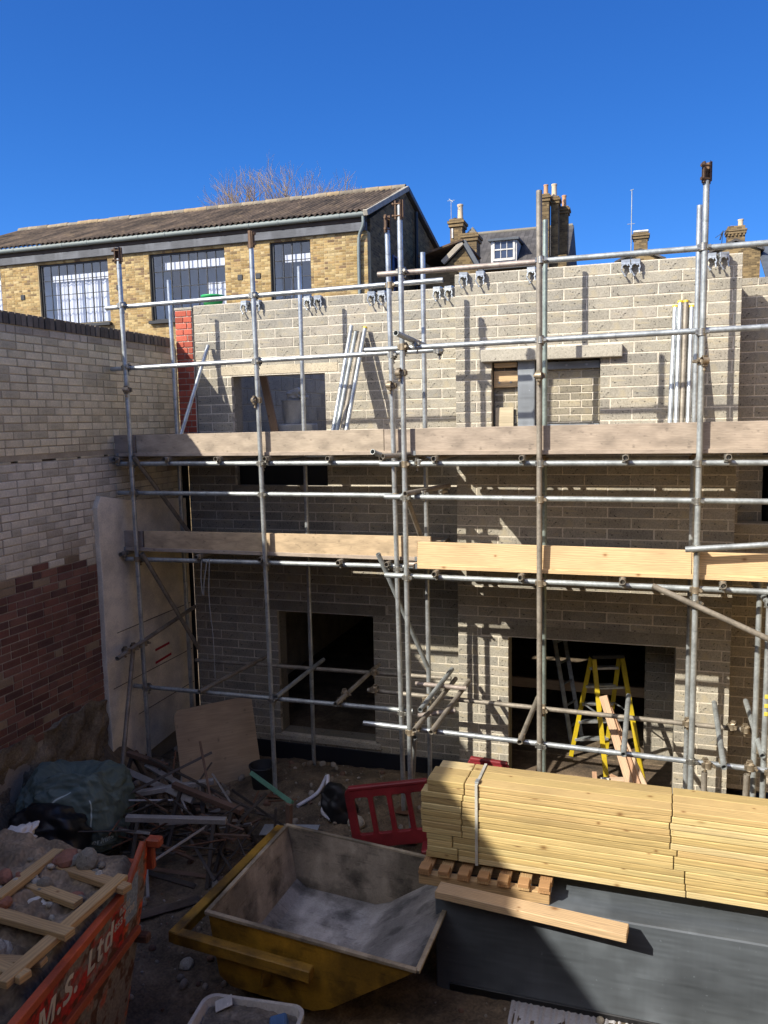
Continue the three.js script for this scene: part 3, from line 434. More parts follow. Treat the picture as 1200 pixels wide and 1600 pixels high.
function gableHouse(g, x0, x1, yE, yR, zf, zb, wallM, roofM) { // ridge along z, gable facing the viewer
  const xm = (x0 + x1) / 2; part('wall', (() => { const q = extr([[x0, 0], [x1, 0], [x1, yE], [xm, yR - 0.12], [x0, yE]], zf - zb); q.translate(0, 0, zf); return q; })(), wallM, g);
  for (const s of [-1, 1]) { const xe = s < 0 ? x0 - 0.15 : x1 + 0.15, k = (yR - yE) / (xm - x0), ye = yE - 0.15 * k; part('roof', (() => { const q = extr([[xm, yR], [xe, ye], [xe, ye - 0.1], [xm, yR - 0.1]].map(p => p), zf - zb + 0.3); q.translate(0, 0.02, zf + 0.15); return q; })(), roofM, g); }
}
{
  const h = thing('terrace_house', 'brown brick terrace house with slate roof and a white framed dormer window', 'house');
  const x0 = -7.6, x1 = -2.95, zf = -35.4, zr = -38.8; part('wall', at(chBox(x1 - x0, 10.6, 6.8, 0.02), (x0 + x1) / 2, 5.3, -38.8), M.farBrick, h);
  const rg = extr([[35.2, 10.5], [38.8, 12.86], [42.4, 10.5]], x1 - x0 + 0.1); rg.rotateY(Math.PI / 2); rg.translate(x1 + 0.05, 0, 0); const roof = part('roof', rg, M.slate, h);
  part('ridge_tiles', rodGeo([x0, 12.86, zr], [x1, 12.86, zr], 0.09, 0.09, 8), M.concreteDark, roof);
  const d = part('dormer', merge([at(chBox(1.14, 0.97, 1.6, 0.01), -5.68, 11.36, -36.62)]), M.whitePaint, h, 'white dormer with a small paned sash window');
  part('dormer_roof', at(chBox(1.36, 0.1, 1.9, 0.01), -5.68, 11.895, -36.6, 0, 0.06), M.lead, d);
  const sash = []; const cx = -5.68, zz = -35.8; sash.push(at(chBox(0.09, 0.9, 0.06, 0.005), cx - 0.45, 11.4, zz), at(chBox(0.09, 0.9, 0.06, 0.005), cx + 0.45, 11.4, zz), at(chBox(0.81, 0.08, 0.06, 0.005), cx, 11.81, zz), at(chBox(0.81, 0.1, 0.06, 0.005), cx, 10.99, zz), at(chBox(0.81, 0.06, 0.05, 0.005), cx, 11.42, zz)); for (const s of [-1, 1]) sash.push(at(chBox(0.03, 0.76, 0.04, 0.003), cx + s * 0.135, 11.4, zz));
  const wf = part('window', merge(sash), M.whitePaint, h); const pm = mat('#39445a', { rough: 0.08 }); for (const x of [-1, 0, 1]) for (const y of [11.23, 11.61]) { const o = part('pane', cBox(0.25, 0.33, 0.01, 0.001), pm, wf); o.position.set(cx + x * 0.27, y, zz - 0.012); }
  part('eaves_gutter', rodGeo([x0, 10.5, zf + 0.2], [x1, 10.5, zf + 0.2], 0.05, 0.05, 8), M.darkFrame, h);
  part('rain_pipe', rodGeo([-5.6, 3, zf - 0.05], [-5.6, 10.6, zf - 0.05], 0.05, 0.05, 8), M.darkFrame, h);
  rebase(h, -5.3, 0, -38.4);
}
{ const c = thing('chimney_stack', 'tall triple chimney stack with clay pots beside the scaffold pole', 'chimney'); const m = mat('#877a63', { t: T.brickfar, bump: 0.01, rough: 0.95 });
  for (const [x, z, y1, w] of [[-3.62, -33.6, 12.95, 0.30], [-3.3, -34.1, 12.95, 0.30], [-3.0, -34.8, 12.7, 0.34]]) part('flue_stack', stackGeo(x, 4, y1, z, w, 0.5), m, c); part('stack_body', at(chBox(0.95, 8.6, 1.6, 0.01), -3.28, 6.3, -34.6), m, c);
  pot(c, -3.62, 12.93, -33.6, 0.10, 0.42, M.pot); pot(c, -3.34, 12.93, -34.1, 0.12, 0.55, M.potPale); pot(c, -3.0, 12.68, -34.8, 0.10, 0.5, M.pot); rebase(c, -3.3, 0, -34.4); }
{ const c = thing('chimney_stack', 'short brick chimney with one tall pale pot and a small aerial', 'chimney'); part('brickwork', stackGeo(-6.48, 4, 11.42, -30, 0.46, 0.6), mat('#8f8066', { t: T.brickfar, bump: 0.01 }), c); pot(c, -6.38, 11.4, -30, 0.115, 0.58, M.potPale); pot(c, -6.62, 11.4, -30.1, 0.08, 0.14, M.lead);
  const a = part('aerial', merge([rodGeo([-6.66, 11.2, -29.7], [-6.66, 12.1, -29.7], 0.012), rodGeo([-6.8, 12.08, -29.7], [-6.52, 12.08, -29.7], 0.01), rodGeo([-6.75, 12.16, -29.75], [-6.57, 12.0, -29.65], 0.01)]), M.galv[1], c); part('flue_strip', at(chBox(0.06, 0.35, 0.02, 0.003), -6.62, 10.9, -29.68), M.whitePaint, c); rebase(c, -6.48, 0, -30); }
{ const c = thing('chimney_stack', 'weathered brick gable stack with stepped top beside the dormer', 'chimney'); const m = mat('#8a7d66', { t: T.brickfar, bump: 0.01 }); part('brickwork', stackGeo(-5.96, 3, 10.86, -30, 0.52, 0.7), m, c); const t = part('coping', extr([[-6.2, 10.84], [-5.72, 10.84], [-5.9, 11.12]], 0.6), M.concreteDark, c); t.position.z = -29.9; rebase(c, -5.96, 0, -30); }
{ const h = thing('outhouse', 'low brown tiled gable roof house between the workshop and the stack', 'house'); part('wall', (() => { const q = extr([[-6.9, 0], [-4.7, 0], [-4.7, 8.3], [-5.48, 9.62], [-6.1, 9.05], [-6.9, 9.05]], 3); q.translate(0, 0, -26.2); return q; })(), M.darkBrick, h);
  part('roof', barGeo([-6.98, 9.42, -27.6], [-5.46, 9.83, -27.6], 3.2, 0.07), mat('#7c6c5c', { t: T.roof, bump: 0.006 }), h); part('bargeboard', barGeo([-6.16, 9.16, -26.1], [-5.44, 9.8, -26.1], 0.12, 0.16), mat('#b3aa9a', { t: T.concrete }), h); part('bargeboard', barGeo([-5.44, 9.8, -26.1], [-4.66, 8.42, -26.1], 0.12, 0.14), M.lead, h); rebase(h, -5.8, 0, -27.7); }
{ const h = thing('gable_house', 'slate roof top with a square chimney and a tall aerial mast', 'house'); gableHouse(h, -0.95, 1.05, 11.33, 11.78, -40, -46, M.farBrick, M.slate); const s = part('chimney', stackGeo(0.07, 10, 12.56, -40.4, 0.62, 0.62), mat('#877a63', { t: T.brickfar, bump: 0.01 }), h); part('flaunching', at(chBox(0.7, 0.1, 0.7, 0.03), 0.07, 12.6, -40.4), M.whitePaint, s);
  part('aerial_mast', merge([rodGeo([-0.36, 11.3, -40], [-0.36, 14.5, -40], 0.022), rodGeo([-0.55, 12.95, -40], [-0.2, 12.95, -40], 0.014), rodGeo([-0.44, 14.46, -40], [-0.28, 14.5, -40], 0.016)]), M.galv[1], h); rebase(h, 0, 0, -43); }
{ const h = thing('gable_house', 'brown brick gable with an ornate chimney and striped pot at the right edge', 'house'); gableHouse(h, 3.1, 5.2, 11.42, 11.86, -40, -46, M.farBrick, M.slate); const s = part('chimney', merge([at(chBox(0.74, 1.2, 0.6, 0.01), 4.2, 11.9, -40.5), at(chBox(0.84, 0.1, 0.7, 0.01), 4.2, 12.2, -40.5), at(chBox(0.9, 0.1, 0.76, 0.02), 4.2, 12.3, -40.5), ...[-2, -1, 0, 1, 2].map(k => at(chBox(0.08, 0.1, 0.7, 0.01), 4.2 + k * 0.16, 12.1, -40.48))]), mat('#8e8068', { t: T.brickfar, bump: 0.01 }), h); pot(s, 4.4, 12.32, -40.5, 0.13, 0.5, M.potPale); pot(s, 4.02, 12.3, -40.5, 0.15, 0.24, M.pot);
  part('aerial', merge([rodGeo([3.55, 11.4, -40], [3.62, 12.3, -40], 0.015), rodGeo([3.3, 12.0, -40], [3.75, 12.3, -40], 0.012), rodGeo([3.5, 11.9, -40], [3.6, 12.25, -40.1], 0.03)]), M.darkFrame, h); rebase(h, 4.2, 0, -43); }
{ const h = thing('lean_to_roof', 'dark lead grey roof slope beyond the wall at the right edge', 'roof'); part('roof_slope', at(chBox(1.9, 0.12, 4, 0.02), 6.15, 10.7, -39.6, 0, 0.55), M.lead, h); part('wall', at(chBox(1.9, 9.6, 3.2, 0.02), 6.15, 4.8, -40.2), M.darkBrick, h); part('cable', new THREE.TubeGeometry(new THREE.CatmullRomCurve3([V(5.35, 11.0, -38.2), V(5.4, 11.45, -38.2), V(5.8, 11.6, -38.2), V(6.3, 11.5, -38.2)]), 20, 0.025, 6), M.black, h); rebase(h, 6.1, 0, -40); }

// ---------------------------------------------------------------- bare tree behind the workshop roof
{
  const t = thing('bare_tree', 'leafless tree showing above the workshop roof', 'tree'); const bark = mat('#93826a', { rough: 0.95 }), twig = [], limb = [];
  const grow = (p, d, r, L, n) => {
    const q = p.clone().addScaledVector(d, L); (n > 3 ? limb : twig).push(rodGeo(p.toArray(), q.toArray(), r, r * 0.68, n > 3 ? 7 : 3)); if (n === 0) return;
    const k = n > 4 ? 3 : (rnd() < 0.35 ? 3 : 2); for (let i = 0; i < k; i++) { const e = d.clone().add(V(rr(-0.75, 0.75), rr(-0.12, 0.55), rr(-0.75, 0.75))).normalize(); grow(i ? p.clone().lerp(q, rr(0.55, 1)) : q, e, r * rr(0.55, 0.72), L * rr(0.66, 0.84), n - 1); }
  };
  part('trunk', rodGeo([-19.1, 0, -45], [-19.9, 11.15, -45], 0.34, 0.24, 10), bark, t);
  for (const a of [0, 1.3, 2.4, 3.6, 4.9]) grow(V(-19.9, 11.05, -45), V(Math.cos(a) * 0.72, 0.95, Math.sin(a) * 0.5).normalize(), 0.12, 2.6, 6);
  part('crown', merge(limb), bark, t); part('crown_twigs', merge(twig), mat('#b39d7c', { rough: 0.95 }), t); rebase(t, -19.1, 0, -45);
}
// ================================================================ THE SCAFFOLDING (one bolted frame)
const zRo = -6.9, zLo = -7.33, zRi = -7.83, zLi = -8.28;
const couplerGeo = (() => { // right-angle coupler: collar round the upright (y), collar round the ledger (x) behind it, bolts and hinge lugs
  const c1 = new THREE.CylinderGeometry(0.0305, 0.0305, 0.052, 16, 1, true), c2 = c1.clone(); c2.rotateZ(Math.PI / 2); c2.translate(0, 0, -0.05);
  const e1 = new THREE.TorusGeometry(0.0285, 0.0035, 6, 16); e1.rotateX(Math.PI / 2); const e1b = e1.clone(); e1.translate(0, 0.026, 0); e1b.translate(0, -0.026, 0);
  const b1 = new THREE.CylinderGeometry(0.0075, 0.0075, 0.075, 8); b1.rotateX(Math.PI / 2); b1.translate(0.043, 0.0, 0.0); const n1 = new THREE.CylinderGeometry(0.013, 0.013, 0.014, 6); n1.rotateX(Math.PI / 2); n1.translate(0.043, 0, 0.036);
  const lug = chBox(0.022, 0.042, 0.03, 0.003); lug.translate(-0.036, 0, 0); const lug2 = chBox(0.026, 0.03, 0.04, 0.003); lug2.translate(0.036, 0, 0);
  const b2 = new THREE.CylinderGeometry(0.0075, 0.0075, 0.07, 8); b2.translate(0.0, -0.045, -0.045); const n2 = new THREE.CylinderGeometry(0.013, 0.013, 0.014, 6); n2.translate(0, -0.07, -0.045); b2.rotateZ(0);
  const lug3 = chBox(0.04, 0.02, 0.028, 0.003); lug3.translate(0, -0.036, -0.05); const lug4 = chBox(0.04, 0.02, 0.028, 0.003); lug4.translate(0, 0.034, -0.05);
  return merge([c1, c2, e1, e1b, b1, n1, lug, lug2, b2, n2, lug3, lug4]);
})();
const clipGeo = (() => { const c = new THREE.CylinderGeometry(0.029, 0.029, 0.045, 14, 1, true); const b = new THREE.CylinderGeometry(0.007, 0.007, 0.06, 8); b.rotateZ(Math.PI / 2); b.translate(0, -0.035, 0); const n = new THREE.CylinderGeometry(0.012, 0.012, 0.013, 6); n.translate(0.008, -0.055, 0.012); const l = chBox(0.03, 0.02, 0.04, 0.003); l.translate(0, -0.032, 0); return merge([c, b, n, l]); })();
const sleeveGeo = (() => { // end-to-end sleeve with open half shell and swing bolts at the head of an upright
  const a = new THREE.CylinderGeometry(0.03, 0.03, 0.17, 14, 1, true, 0.3, 4.2); const out = [a.toNonIndexed()]; for (const y of [-0.05, 0.05]) { const b = new THREE.CylinderGeometry(0.008, 0.008, 0.075, 8); b.rotateZ(Math.PI / 2); b.translate(-0.02, y, 0.02); const n = new THREE.CylinderGeometry(0.014, 0.014, 0.015, 6); n.rotateZ(Math.PI / 2); n.translate(-0.055, y, 0.02); out.push(b, n); } const l = chBox(0.018, 0.16, 0.03, 0.003); l.translate(-0.034, 0, 0.01); out.push(l); const r = chBox(0.012, 0.15, 0.03, 0.003); r.translate(0.033, 0.01, 0.0); out.push(r); return merge(out); })();
{
  const s = thing('scaffolding', 'galvanised tube and coupler scaffolding standing in front of the block building', 'scaffolding');
  const g0 = M.galv[0], g1 = M.galv[1], g2 = M.galv[2], pk = () => M.galv[Math.floor(rnd() * 3)];
  const sleeveM = mat('#6b5543', { t: T.grime, rough: 0.6, metal: 0.6 });
  const up = (x, z, y0, y1, m, xt = x) => tube('standard', [x, y0, z], [xt, y1, z], m ?? pk(), s);
  const base = (x, z, y = 0.0) => part('base_plate', at(chBox(0.15, 0.012, 0.15, 0.002), x, y + 0.006, z), M.rust, s);
  const cp = (x, y, z, m = M.coupler, ry = 0) => { const o = part('coupler', couplerGeo, m, s); o.position.set(x, y, z); o.rotation.y = ry; return o; };
  const sl = (x, y, z, ry = 0) => { const o = part('sleeve_coupler', sleeveGeo, sleeveM, s); o.position.set(x, y, z); o.rotation.y = ry; return o; };
  // outer uprights
  const RO = [[-2.0, 5.93, -2.01, g0], [-0.78, 5.92, -0.8, M.galvDull], [0.49, 5.86, 0.495, g1], [1.68, 5.9, 1.68, g1]];
  for (const [x, y1, xt, m] of RO) { up(x, zRo, gh(x, zRo) + 0.02, y1, m, xt); base(x, zRo, gh(x, zRo) + 0.008); }
  const LO = [[-5.2, 5.80, -5.23, g0], [-3.64, 5.82, -3.68, g0], [-2.2, 5.84, -2.26, g2]]; for (const [x, y1, xt, m] of LO) { up(x, zLo, gh(x, zLo) + 0.02, y1, m, xt); base(x, zLo, gh(x, zLo) + 0.008); }
  sl(-2.01, 5.88, zRo); sl(0.495, 5.92, zRo, 0.5); sl(-5.23, 5.83, zLo, 0.3); sl(-3.68, 5.86, zLo, 2.4); sl(-2.26, 5.88, zLo, 1.2);
  // inner uprights
  for (const [x, y1, m] of [[-2.05, 5.7, g2], [-0.85, 5.9, M.galvGreen], [0.51, 5.9, g0], [1.7, 5.9, g0]]) { up(x, zRi, 0.02, y1, m); base(x, zRi, gh(x, zRi) + 0.008); }
  for (const [x, y1, xt] of [[-5.21, 5.73, -5.24], [-3.59, 5.76, -3.58]]) { up(x, zLi, gh(x, zLi) - 0.02, y1, g2, xt); }
  up(1.07, zRo - 0.12, 0.02, 3.06, g1); up(1.02, zRo - 0.3, 0.02, 2.66, g1); // uprights of the return bay at the right edge
  // ledgers and rails, clamped behind the outer uprights
  const zr = zRo - 0.05, zl = zLo - 0.05;
  const led = (x0, x1, y, z, m, y1 = y) => tube('ledger', [x0, y, z], [x1, y1, z], m ?? pk(), s);
  led(-2.24, -0.77, 5.355, zr, M.galvPink); led(-0.76, 2.3, 5.36, zr, g1); led(-2.38, 2.3, 4.69, zr, g0, 4.73); led(-2.26, 2.3, 3.65, zr, g1); led(-2.22, 2.3, 3.345, zr, g1, 3.335); led(-2.23, 2.3, 2.605, zr, g1, 2.595); led(-2.48, 2.3, 1.135, zr, g2, 1.06);
  led(-5.46, -1.74, 5.31, zl, g2, 5.34); led(-5.44, -1.82, 4.66, zl, g2, 4.70); led(-5.44, -2.06, 3.635, zl, g1); led(-5.44, -2.05, 3.315, zl, g1); led(-5.4, -1.78, 2.575, zl, g1, 2.615); led(-5.38, -2.1, 1.115, zl, g1, 1.13);
  led(-2.72, 2.2, 1.16, zRi + 0.05, M.galvDull, 1.08); led(-5.1, -1.9, 1.18, zLi + 0.05, M.galvDull, 1.21); led(-2.1, 2.2, 3.65, zRi + 0.05, g1); led(-2.1, 2.2, 2.6, zRi + 0.05, g1); led(-5.2, -2.2, 3.635, zLi + 0.05, g1); led(-5.2, -2.2, 2.58, zLi + 0.05, g1);
  for (const x of [-2.0, -0.78, 0.49]) for (const y of [5.36, 4.70, 3.65, 3.34, 2.6, 1.11]) cp(x - (y - 3) * 0.002, y, zRo, rnd() < 0.25 ? M.couplerRust : M.coupler, rr(-0.15, 0.15));
  for (const x of [-5.21, -3.66, -2.22]) for (const y of [5.32, 4.67, 3.635, 3.315, 2.59, 1.12]) cp(x - (y - 3) * 0.01, y, zLo, rnd() < 0.25 ? M.couplerRust : M.coupler, rr(-0.15, 0.15));
  for (const x of [-2.05, -0.85, 0.51]) for (const y of [3.65, 2.6, 1.13]) cp(x, y, zRi + 0.1, M.couplerRust, 0);
  for (const [x, y, z] of [[-2.005, 4.47, zRo], [-2.235, 4.38, zLo], [-3.66, 4.28, zLo], [0.49, 4.47, zRo], [-0.79, 4.4, zRo], [-5.21, 4.43, zLo]]) { const o = cp(x, y, z, M.couplerRust, rr(2.2, 3.6)); }
  // transoms under the platforms, their cut ends showing past the ledger
  const tr = (x, y, z0, z1, m) => { const o = tube('transom', [x, y, z0], [x, y, z1], m ?? M.galvDull, s); const c = part('transom_clip', clipGeo, M.coupler, s); c.position.set(x, y, z0 - 0.07); c.rotation.x = Math.PI / 2; c.rotation.order = 'YXZ'; c.rotation.set(0, 0, 0); return o; };
  for (const x of [-1.72, -0.94, -0.08, 0.71, 1.4]) { tr(x, 3.70, zRo + 0.05, -8.28); tr(x - 0.01, 2.65, zRo + 0.05, -8.28); }
  for (const x of [-5.4, -4.78, -4.16, -3.6, -2.91, -2.35]) tr(x, 3.685, zLo + 0.05, -8.72); for (const x of [-5.39, -4.45, -3.7, -2.83, -2.32]) tr(x, 2.64, zLo + 0.05, -8.72);
  tr(1.04, 2.52, zRo + 0.08, -7.7, g1);
  // base-lift transoms
  for (const [a, b] of [[[-4.47, 1.165, zLo + 0.08], [-4.24, 1.23, -8.45]], [[-3.58, 1.17, zLo + 0.03], [-3.5, 1.24, -8.45]], [[-2.88, 1.18, zLo + 0.1], [-2.79, 1.25, -8.4]], [[-1.9, 1.33, zRo - 0.02], [-1.83, 1.40, -7.98]], [[-1.92, 1.185, zRo + 0.12], [-1.79, 1.30, -7.98]], [[-1.76, 1.18, zRo + 0.12], [-1.64, 1.30, -7.95]], [[-0.95, 1.165, zRo + 0.1], [-0.92, 1.18, -7.95]], [[-0.06, 1.15, zRo + 0.1], [-0.03, 1.27, -7.98]], [[0.74, 1.13, zRo + 0.1], [0.76, 1.28, -7.95]], [[1.05, 1.2, zRo - 0.05], [1.03, 1.34, -7.9]]]) { tube('transom', a, b, rnd() < 0.6 ? M.galvDull : M.galv[1], s); const c = part('transom_clip', clipGeo, M.couplerRust, s); c.position.set(a[0], a[1], a[2] - 0.14); }
  tube('transom', [-2.12, 1.36, -7.55], [-1.6, 1.33, -7.62], M.galvPink, s); tube('transom', [-2.0, 1.16, -7.2], [-1.65, 1.2, -7.32], M.galvPink, s);
  for (const [x, y, z] of [[-2.87, 1.2, -7.5], [-2.62, 1.2, -7.7], [-2.75, 1.25, -8.1], [0.62, 1.1, zRo + 0.02], [0.95, 1.12, zRo + 0.02], [1.1, 1.1, zRo + 0.05], [0.9, 1.13, -7.75], [1.02, 1.13, -7.7]]) cp(x, y, z, M.couplerRust, rr(-1, 1));
  // short vertical stubs hanging from the base ledger at the right, sleeves and braces
  tube('stub', [0.6, 0.35, zRo - 0.02], [0.6, 1.02, zRo - 0.02], M.galvDull, s); tube('stub', [0.92, 0.32, zRo - 0.05], [0.93, 1.04, zRo - 0.02], M.galvDull, s);
  tube('brace', [-5.16, 3.72, zLo + 0.04], [-5.06, 2.78, -8.15], M.galvDull, s); tube('brace', [-5.12, 2.66, zLo + 0.04], [-5.0, 1.36, -8.15], M.galvDull, s); tube('brace', [-2.4, 2.75, zLo + 0.06], [-2.04, 1.48, zRi + 0.08], g1, s);
  tube('brace', [0.15, 2.63, zRo + 0.05], [1.5, 2.03, zRo + 0.05], M.galvDull, s); cp(0.49, 2.49, zRo + 0.0, M.coupler, 0.4); tube('brace', [-2.03, 3.32, -7.05], [-2.04, 2.72, -7.75], M.galvDull, s);
  tube('brace', [-1.96, 1.05, zRo - 0.03], [-2.15, 0.02, -7.4], g1, s);
  led(0.40, 2.3, 2.945, zRo + 0.05, g0, 3.12); cp(0.49, 2.955, zRo + 0.02, M.coupler, 0.2);
  tube('transom', [-5.2, 1.60, -6.86], [-5.19, 1.80, -8.42], M.galvDull, s); for (const z of [-7.05, -7.2, -7.36]) cp(-5.2, 1.63, z, M.couplerRust, 1.2);
  // short tie tubes where the two runs of scaffold meet
  tube('tie_tube', [-1.97, 4.79, zRo + 0.32], [-1.86, 4.72, zRo - 0.32], g1, s); tube('tie_tube', [-2.16, 3.73, zRo + 0.16], [-1.7, 3.735, -7.5], M.galvDull, s); tube('tie_tube', [-1.97, 3.39, zRo + 0.12], [-1.72, 3.41, -7.45], M.galvDull, s); tube('tie_tube', [-2.36, 3.76, zRo - 0.15], [-2.3, 3.66, -7.5], g1, s);
  tube('ledger_lap', [-2.1, 2.655, zl + 0.11], [-1.7, 2.655, zl + 0.11], M.galvPink, s);
  for (const [x, y, z] of [[-1.9, 4.72, zRo - 0.05], [-1.78, 4.69, zLo], [-1.88, 3.66, zRo - 0.05], [-1.86, 3.37, zRo - 0.1], [-1.78, 3.36, -7.4]]) cp(x, y, z, M.coupler, rr(-1, 1));
  { const m = mat('#c9b84a', { rough: 0.6 }); for (const y of [1.55, 1.62, 1.7]) part('paint_mark', at(chBox(0.03, 0.035, 0.006, 0.002), 1.07, y, zRo - 0.094), m, s); }
  rebase(s, -2, 0, -7.5);
}
// ---------------------------------------------------------------- scaffold boards
function scaffoldBoard(x0, x1, yc, zc, upright, m, label, group, sag = 0, tilt = 0) {
  const L = x1 - x0, g = upright ? chBox(L, 0.222, 0.038, 0.003, rnd() * 4, rnd()) : chBox(L, 0.038, 0.215, 0.003, rnd() * 4, rnd()); const root = thing('scaffold_board', label, 'board', group);
  part('plank', g, m, root); const band = mat('#8b8f92', { rough: 0.5, metal: 0.7 }); if (!upright) for (const sx of [-1, 1]) part('end_band', upright ? at(chBox(0.03, 0.226, 0.042, 0.002), sx * (L / 2 - 0.03), 0, 0) : at(chBox(0.03, 0.042, 0.219, 0.002), sx * (L / 2 - 0.03), 0, 0), band, root);
  root.position.set((x0 + x1) / 2, yc, zc); root.rotation.z = sag; root.rotation.x = tilt; return root;
}
scaffoldBoard(-5.56, -5.215, 3.835, zLo - 0.095, true, M.board[2], 'grey stub of toe board at the far left end of the upper platform', 'toe boards');
scaffoldBoard(-5.195, -2.36, 3.845, zLo - 0.095, true, M.board[1], 'long weathered toe board along the upper platform, left run', 'toe boards', 0.007);
scaffoldBoard(-2.355, -2.02, 3.85, zLo - 0.096, true, M.board[0], 'short toe board piece behind the paired poles on the upper platform', 'toe boards');
scaffoldBoard(-1.97, 1.95, 3.87, zRo - 0.095, true, M.board[0], 'long greyish toe board along the upper platform, right run', 'toe boards', 0.005);
scaffoldBoard(-5.54, -5.185, 2.775, zLo - 0.095, true, M.board[2], 'grey stub of toe board at the far left end of the lower platform', 'toe boards');
scaffoldBoard(-5.165, -1.9, 2.79, zLo - 0.096, true, M.boardPale, 'stained toe board along the lower platform, left run', 'toe boards', 0.005);
scaffoldBoard(-1.92, 0.46, 2.81, zRo - 0.095, true, M.boardNew, 'bright new yellow toe board along the lower platform', 'toe boards', -0.003, -0.05);
scaffoldBoard(0.465, 2.4, 2.79, zRo - 0.095, true, M.boardNew, 'bright new yellow toe board at the right edge of the lower platform', 'toe boards', -0.003, -0.05);
{
  const rows = (zo, slit0, slit1, zw) => { const r = []; let n = 4, p = (zo - slit0) / n; for (let k = 0; k < n; k++) r.push(zo - p * (k + 0.5)); r.push(slit1 - 0.107, zw + 0.11); return r; };
  const deckR = rows(zRo - 0.06, zRi + 0.03, zRi - 0.03, -8.275), deckL = rows(zLo - 0.06, zLi + 0.03, zLi - 0.03, -8.725);
  const lv = [['upper', 3.746, -1.95, 2.3, deckR, 'right'], ['lower', 2.694, -1.95, 2.3, deckR, 'right'], ['upper', 3.731, -5.44, -2.0, deckL, 'left'], ['lower', 2.686, -5.44, -2.0, deckL, 'left']];
  for (const [n, y, x0, x1, zs, side] of lv) zs.forEach((z, i) => scaffoldBoard(x0 + rr(-0.03, 0.03), x1 + (side === 'left' ? rr(-0.03, 0.0) : 0), y + rr(0, 0.001), z, false, n === 'lower' && side === 'right' && i < 2 ? M.boardNew : M.board[i % 3], `flat deck board of the ${n} ${side} platform, ${ORD[i]} from its outer edge`, 'platform deck boards'));
}
// ---------------------------------------------------------------- spare half couplers hung over the top of the block wall
{
  const g = (() => { const o = []; o.push(at(chBox(0.085, 0.045, 0.06, 0.004), 0, 0.012, 0.0), at(chBox(0.085, 0.012, 0.09, 0.003), 0, 0.034, -0.02)); const jaw = (a0, a1, x, z) => { const s = new THREE.Shape(); s.absarc(0, 0, 0.036, a0, a1, false); s.absarc(0, 0, 0.025, a1, a0, true); const e = new THREE.ExtrudeGeometry(s, { depth: 0.028, bevelEnabled: false, curveSegments: 8 }); e.translate(x, -0.034, z); return metreUV(e); }; o.push(jaw(0.5, 3.6, -0.008, 0.0), jaw(-0.9, 0.9, 0.012, 0.002)); const t = new THREE.CylinderGeometry(0.007, 0.007, 0.085, 8); t.rotateZ(0.55); t.translate(-0.028, -0.085, 0.02); o.push(t); const n = new THREE.CylinderGeometry(0.012, 0.012, 0.014, 6); n.rotateZ(0.55); n.translate(-0.01, -0.115, 0.02); o.push(n); const t2 = rodGeo([0.034, -0.04, 0.015], [0.042, -0.095, 0.02], 0.008); o.push(t2); return merge(o); })();
  const L = [[-4.49, ZL, 5.5], [-4.33, ZL, 5.5], [-3.67, ZL, 5.5], [-3.545, ZL, 5.5], [-2.89, ZL, 5.5], [-2.765, ZL, 5.5], [-2.12, ZL, 5.5], [-1.99, ZL, 5.5], [-1.73, ZR, 5.55], [-1.555, ZR, 5.55], [-1.03, ZR, 5.55], [-0.12, ZR, 5.55], [-0.03, ZR, 5.55], [0.655, ZR, 5.55], [0.76, ZR, 5.55]];
  L.forEach(([x, z, y], i) => { const o = single('spare_coupler', g, M.galv[2], `spare galvanised coupler hooked over the block wall top, ${ORD[i]} from the left`, 'coupler', 'spare couplers along the wall top'); o.position.set(x, y - 0.035, z + 0.034); o.rotation.set(0, rr(-0.25, 0.25), rr(-0.06, 0.06)); });
}
// ---------------------------------------------------------------- loose tubes standing on the upper platform
{
  const yD = 3.768, cap = mat('#d8b93a', { rough: 0.5 }); const loose = (a, b, label, capped, m, group = 'loose tubes leaning on the upper platform') => { const r = thing('loose_tube', label, 'tube', group); tube('tube', a, b, m ?? M.galv[2], r); if (capped) { const c = part('end_cap', new THREE.CylinderGeometry(0.026, 0.026, 0.02, 14), cap, r); c.position.set(...b); c.quaternion.setFromUnitVectors(UPY, V(...b).sub(V(...a)).normalize()); } rebase(r, ...a); };
  loose([-5.06, yD, -7.98], [-5.0, 5.0, -8.70], 'single galvanised tube leaning alone beside the red brick pier', false, M.galv[2]);
  loose([-3.17, yD, -8.02], [-3.13, 5.13, -8.69], 'leaning galvanised tube, leftmost of four right of the window hole', false); loose([-3.12, yD, -8.0], [-3.08, 5.06, -8.69], 'leaning galvanised tube, second of four right of the window hole', false, M.galv[1]); loose([-3.065, yD, -8.02], [-3.02, 5.05, -8.69], 'leaning galvanised tube, third of four right of the window hole', false, M.galvDull); loose([-3.01, yD, -8.0], [-2.965, 5.1, -8.69], 'leaning galvanised tube with yellow cap, rightmost of four right of the window hole', true);
  loose([0.30, yD, -7.98], [0.34, 5.08, -8.25], 'upright galvanised tube with yellow cap, leftmost in the right hand bundle', true); loose([0.355, yD, -7.95], [0.385, 5.12, -8.25], 'upright galvanised tube with yellow cap, second from the left in the right hand bundle', true); loose([0.405, yD, -7.97], [0.435, 5.12, -8.25], 'dull upright tube, third from the left in the right hand bundle', true, M.galvDull); loose([0.46, yD, -7.93], [0.49, 5.07, -8.25], 'upright galvanised tube with yellow cap, fourth in the right hand bundle', true); loose([0.52, yD, -7.97], [0.545, 5.05, -8.25], 'upright galvanised tube, rightmost in the right hand bundle', false, M.galv[0]);
}
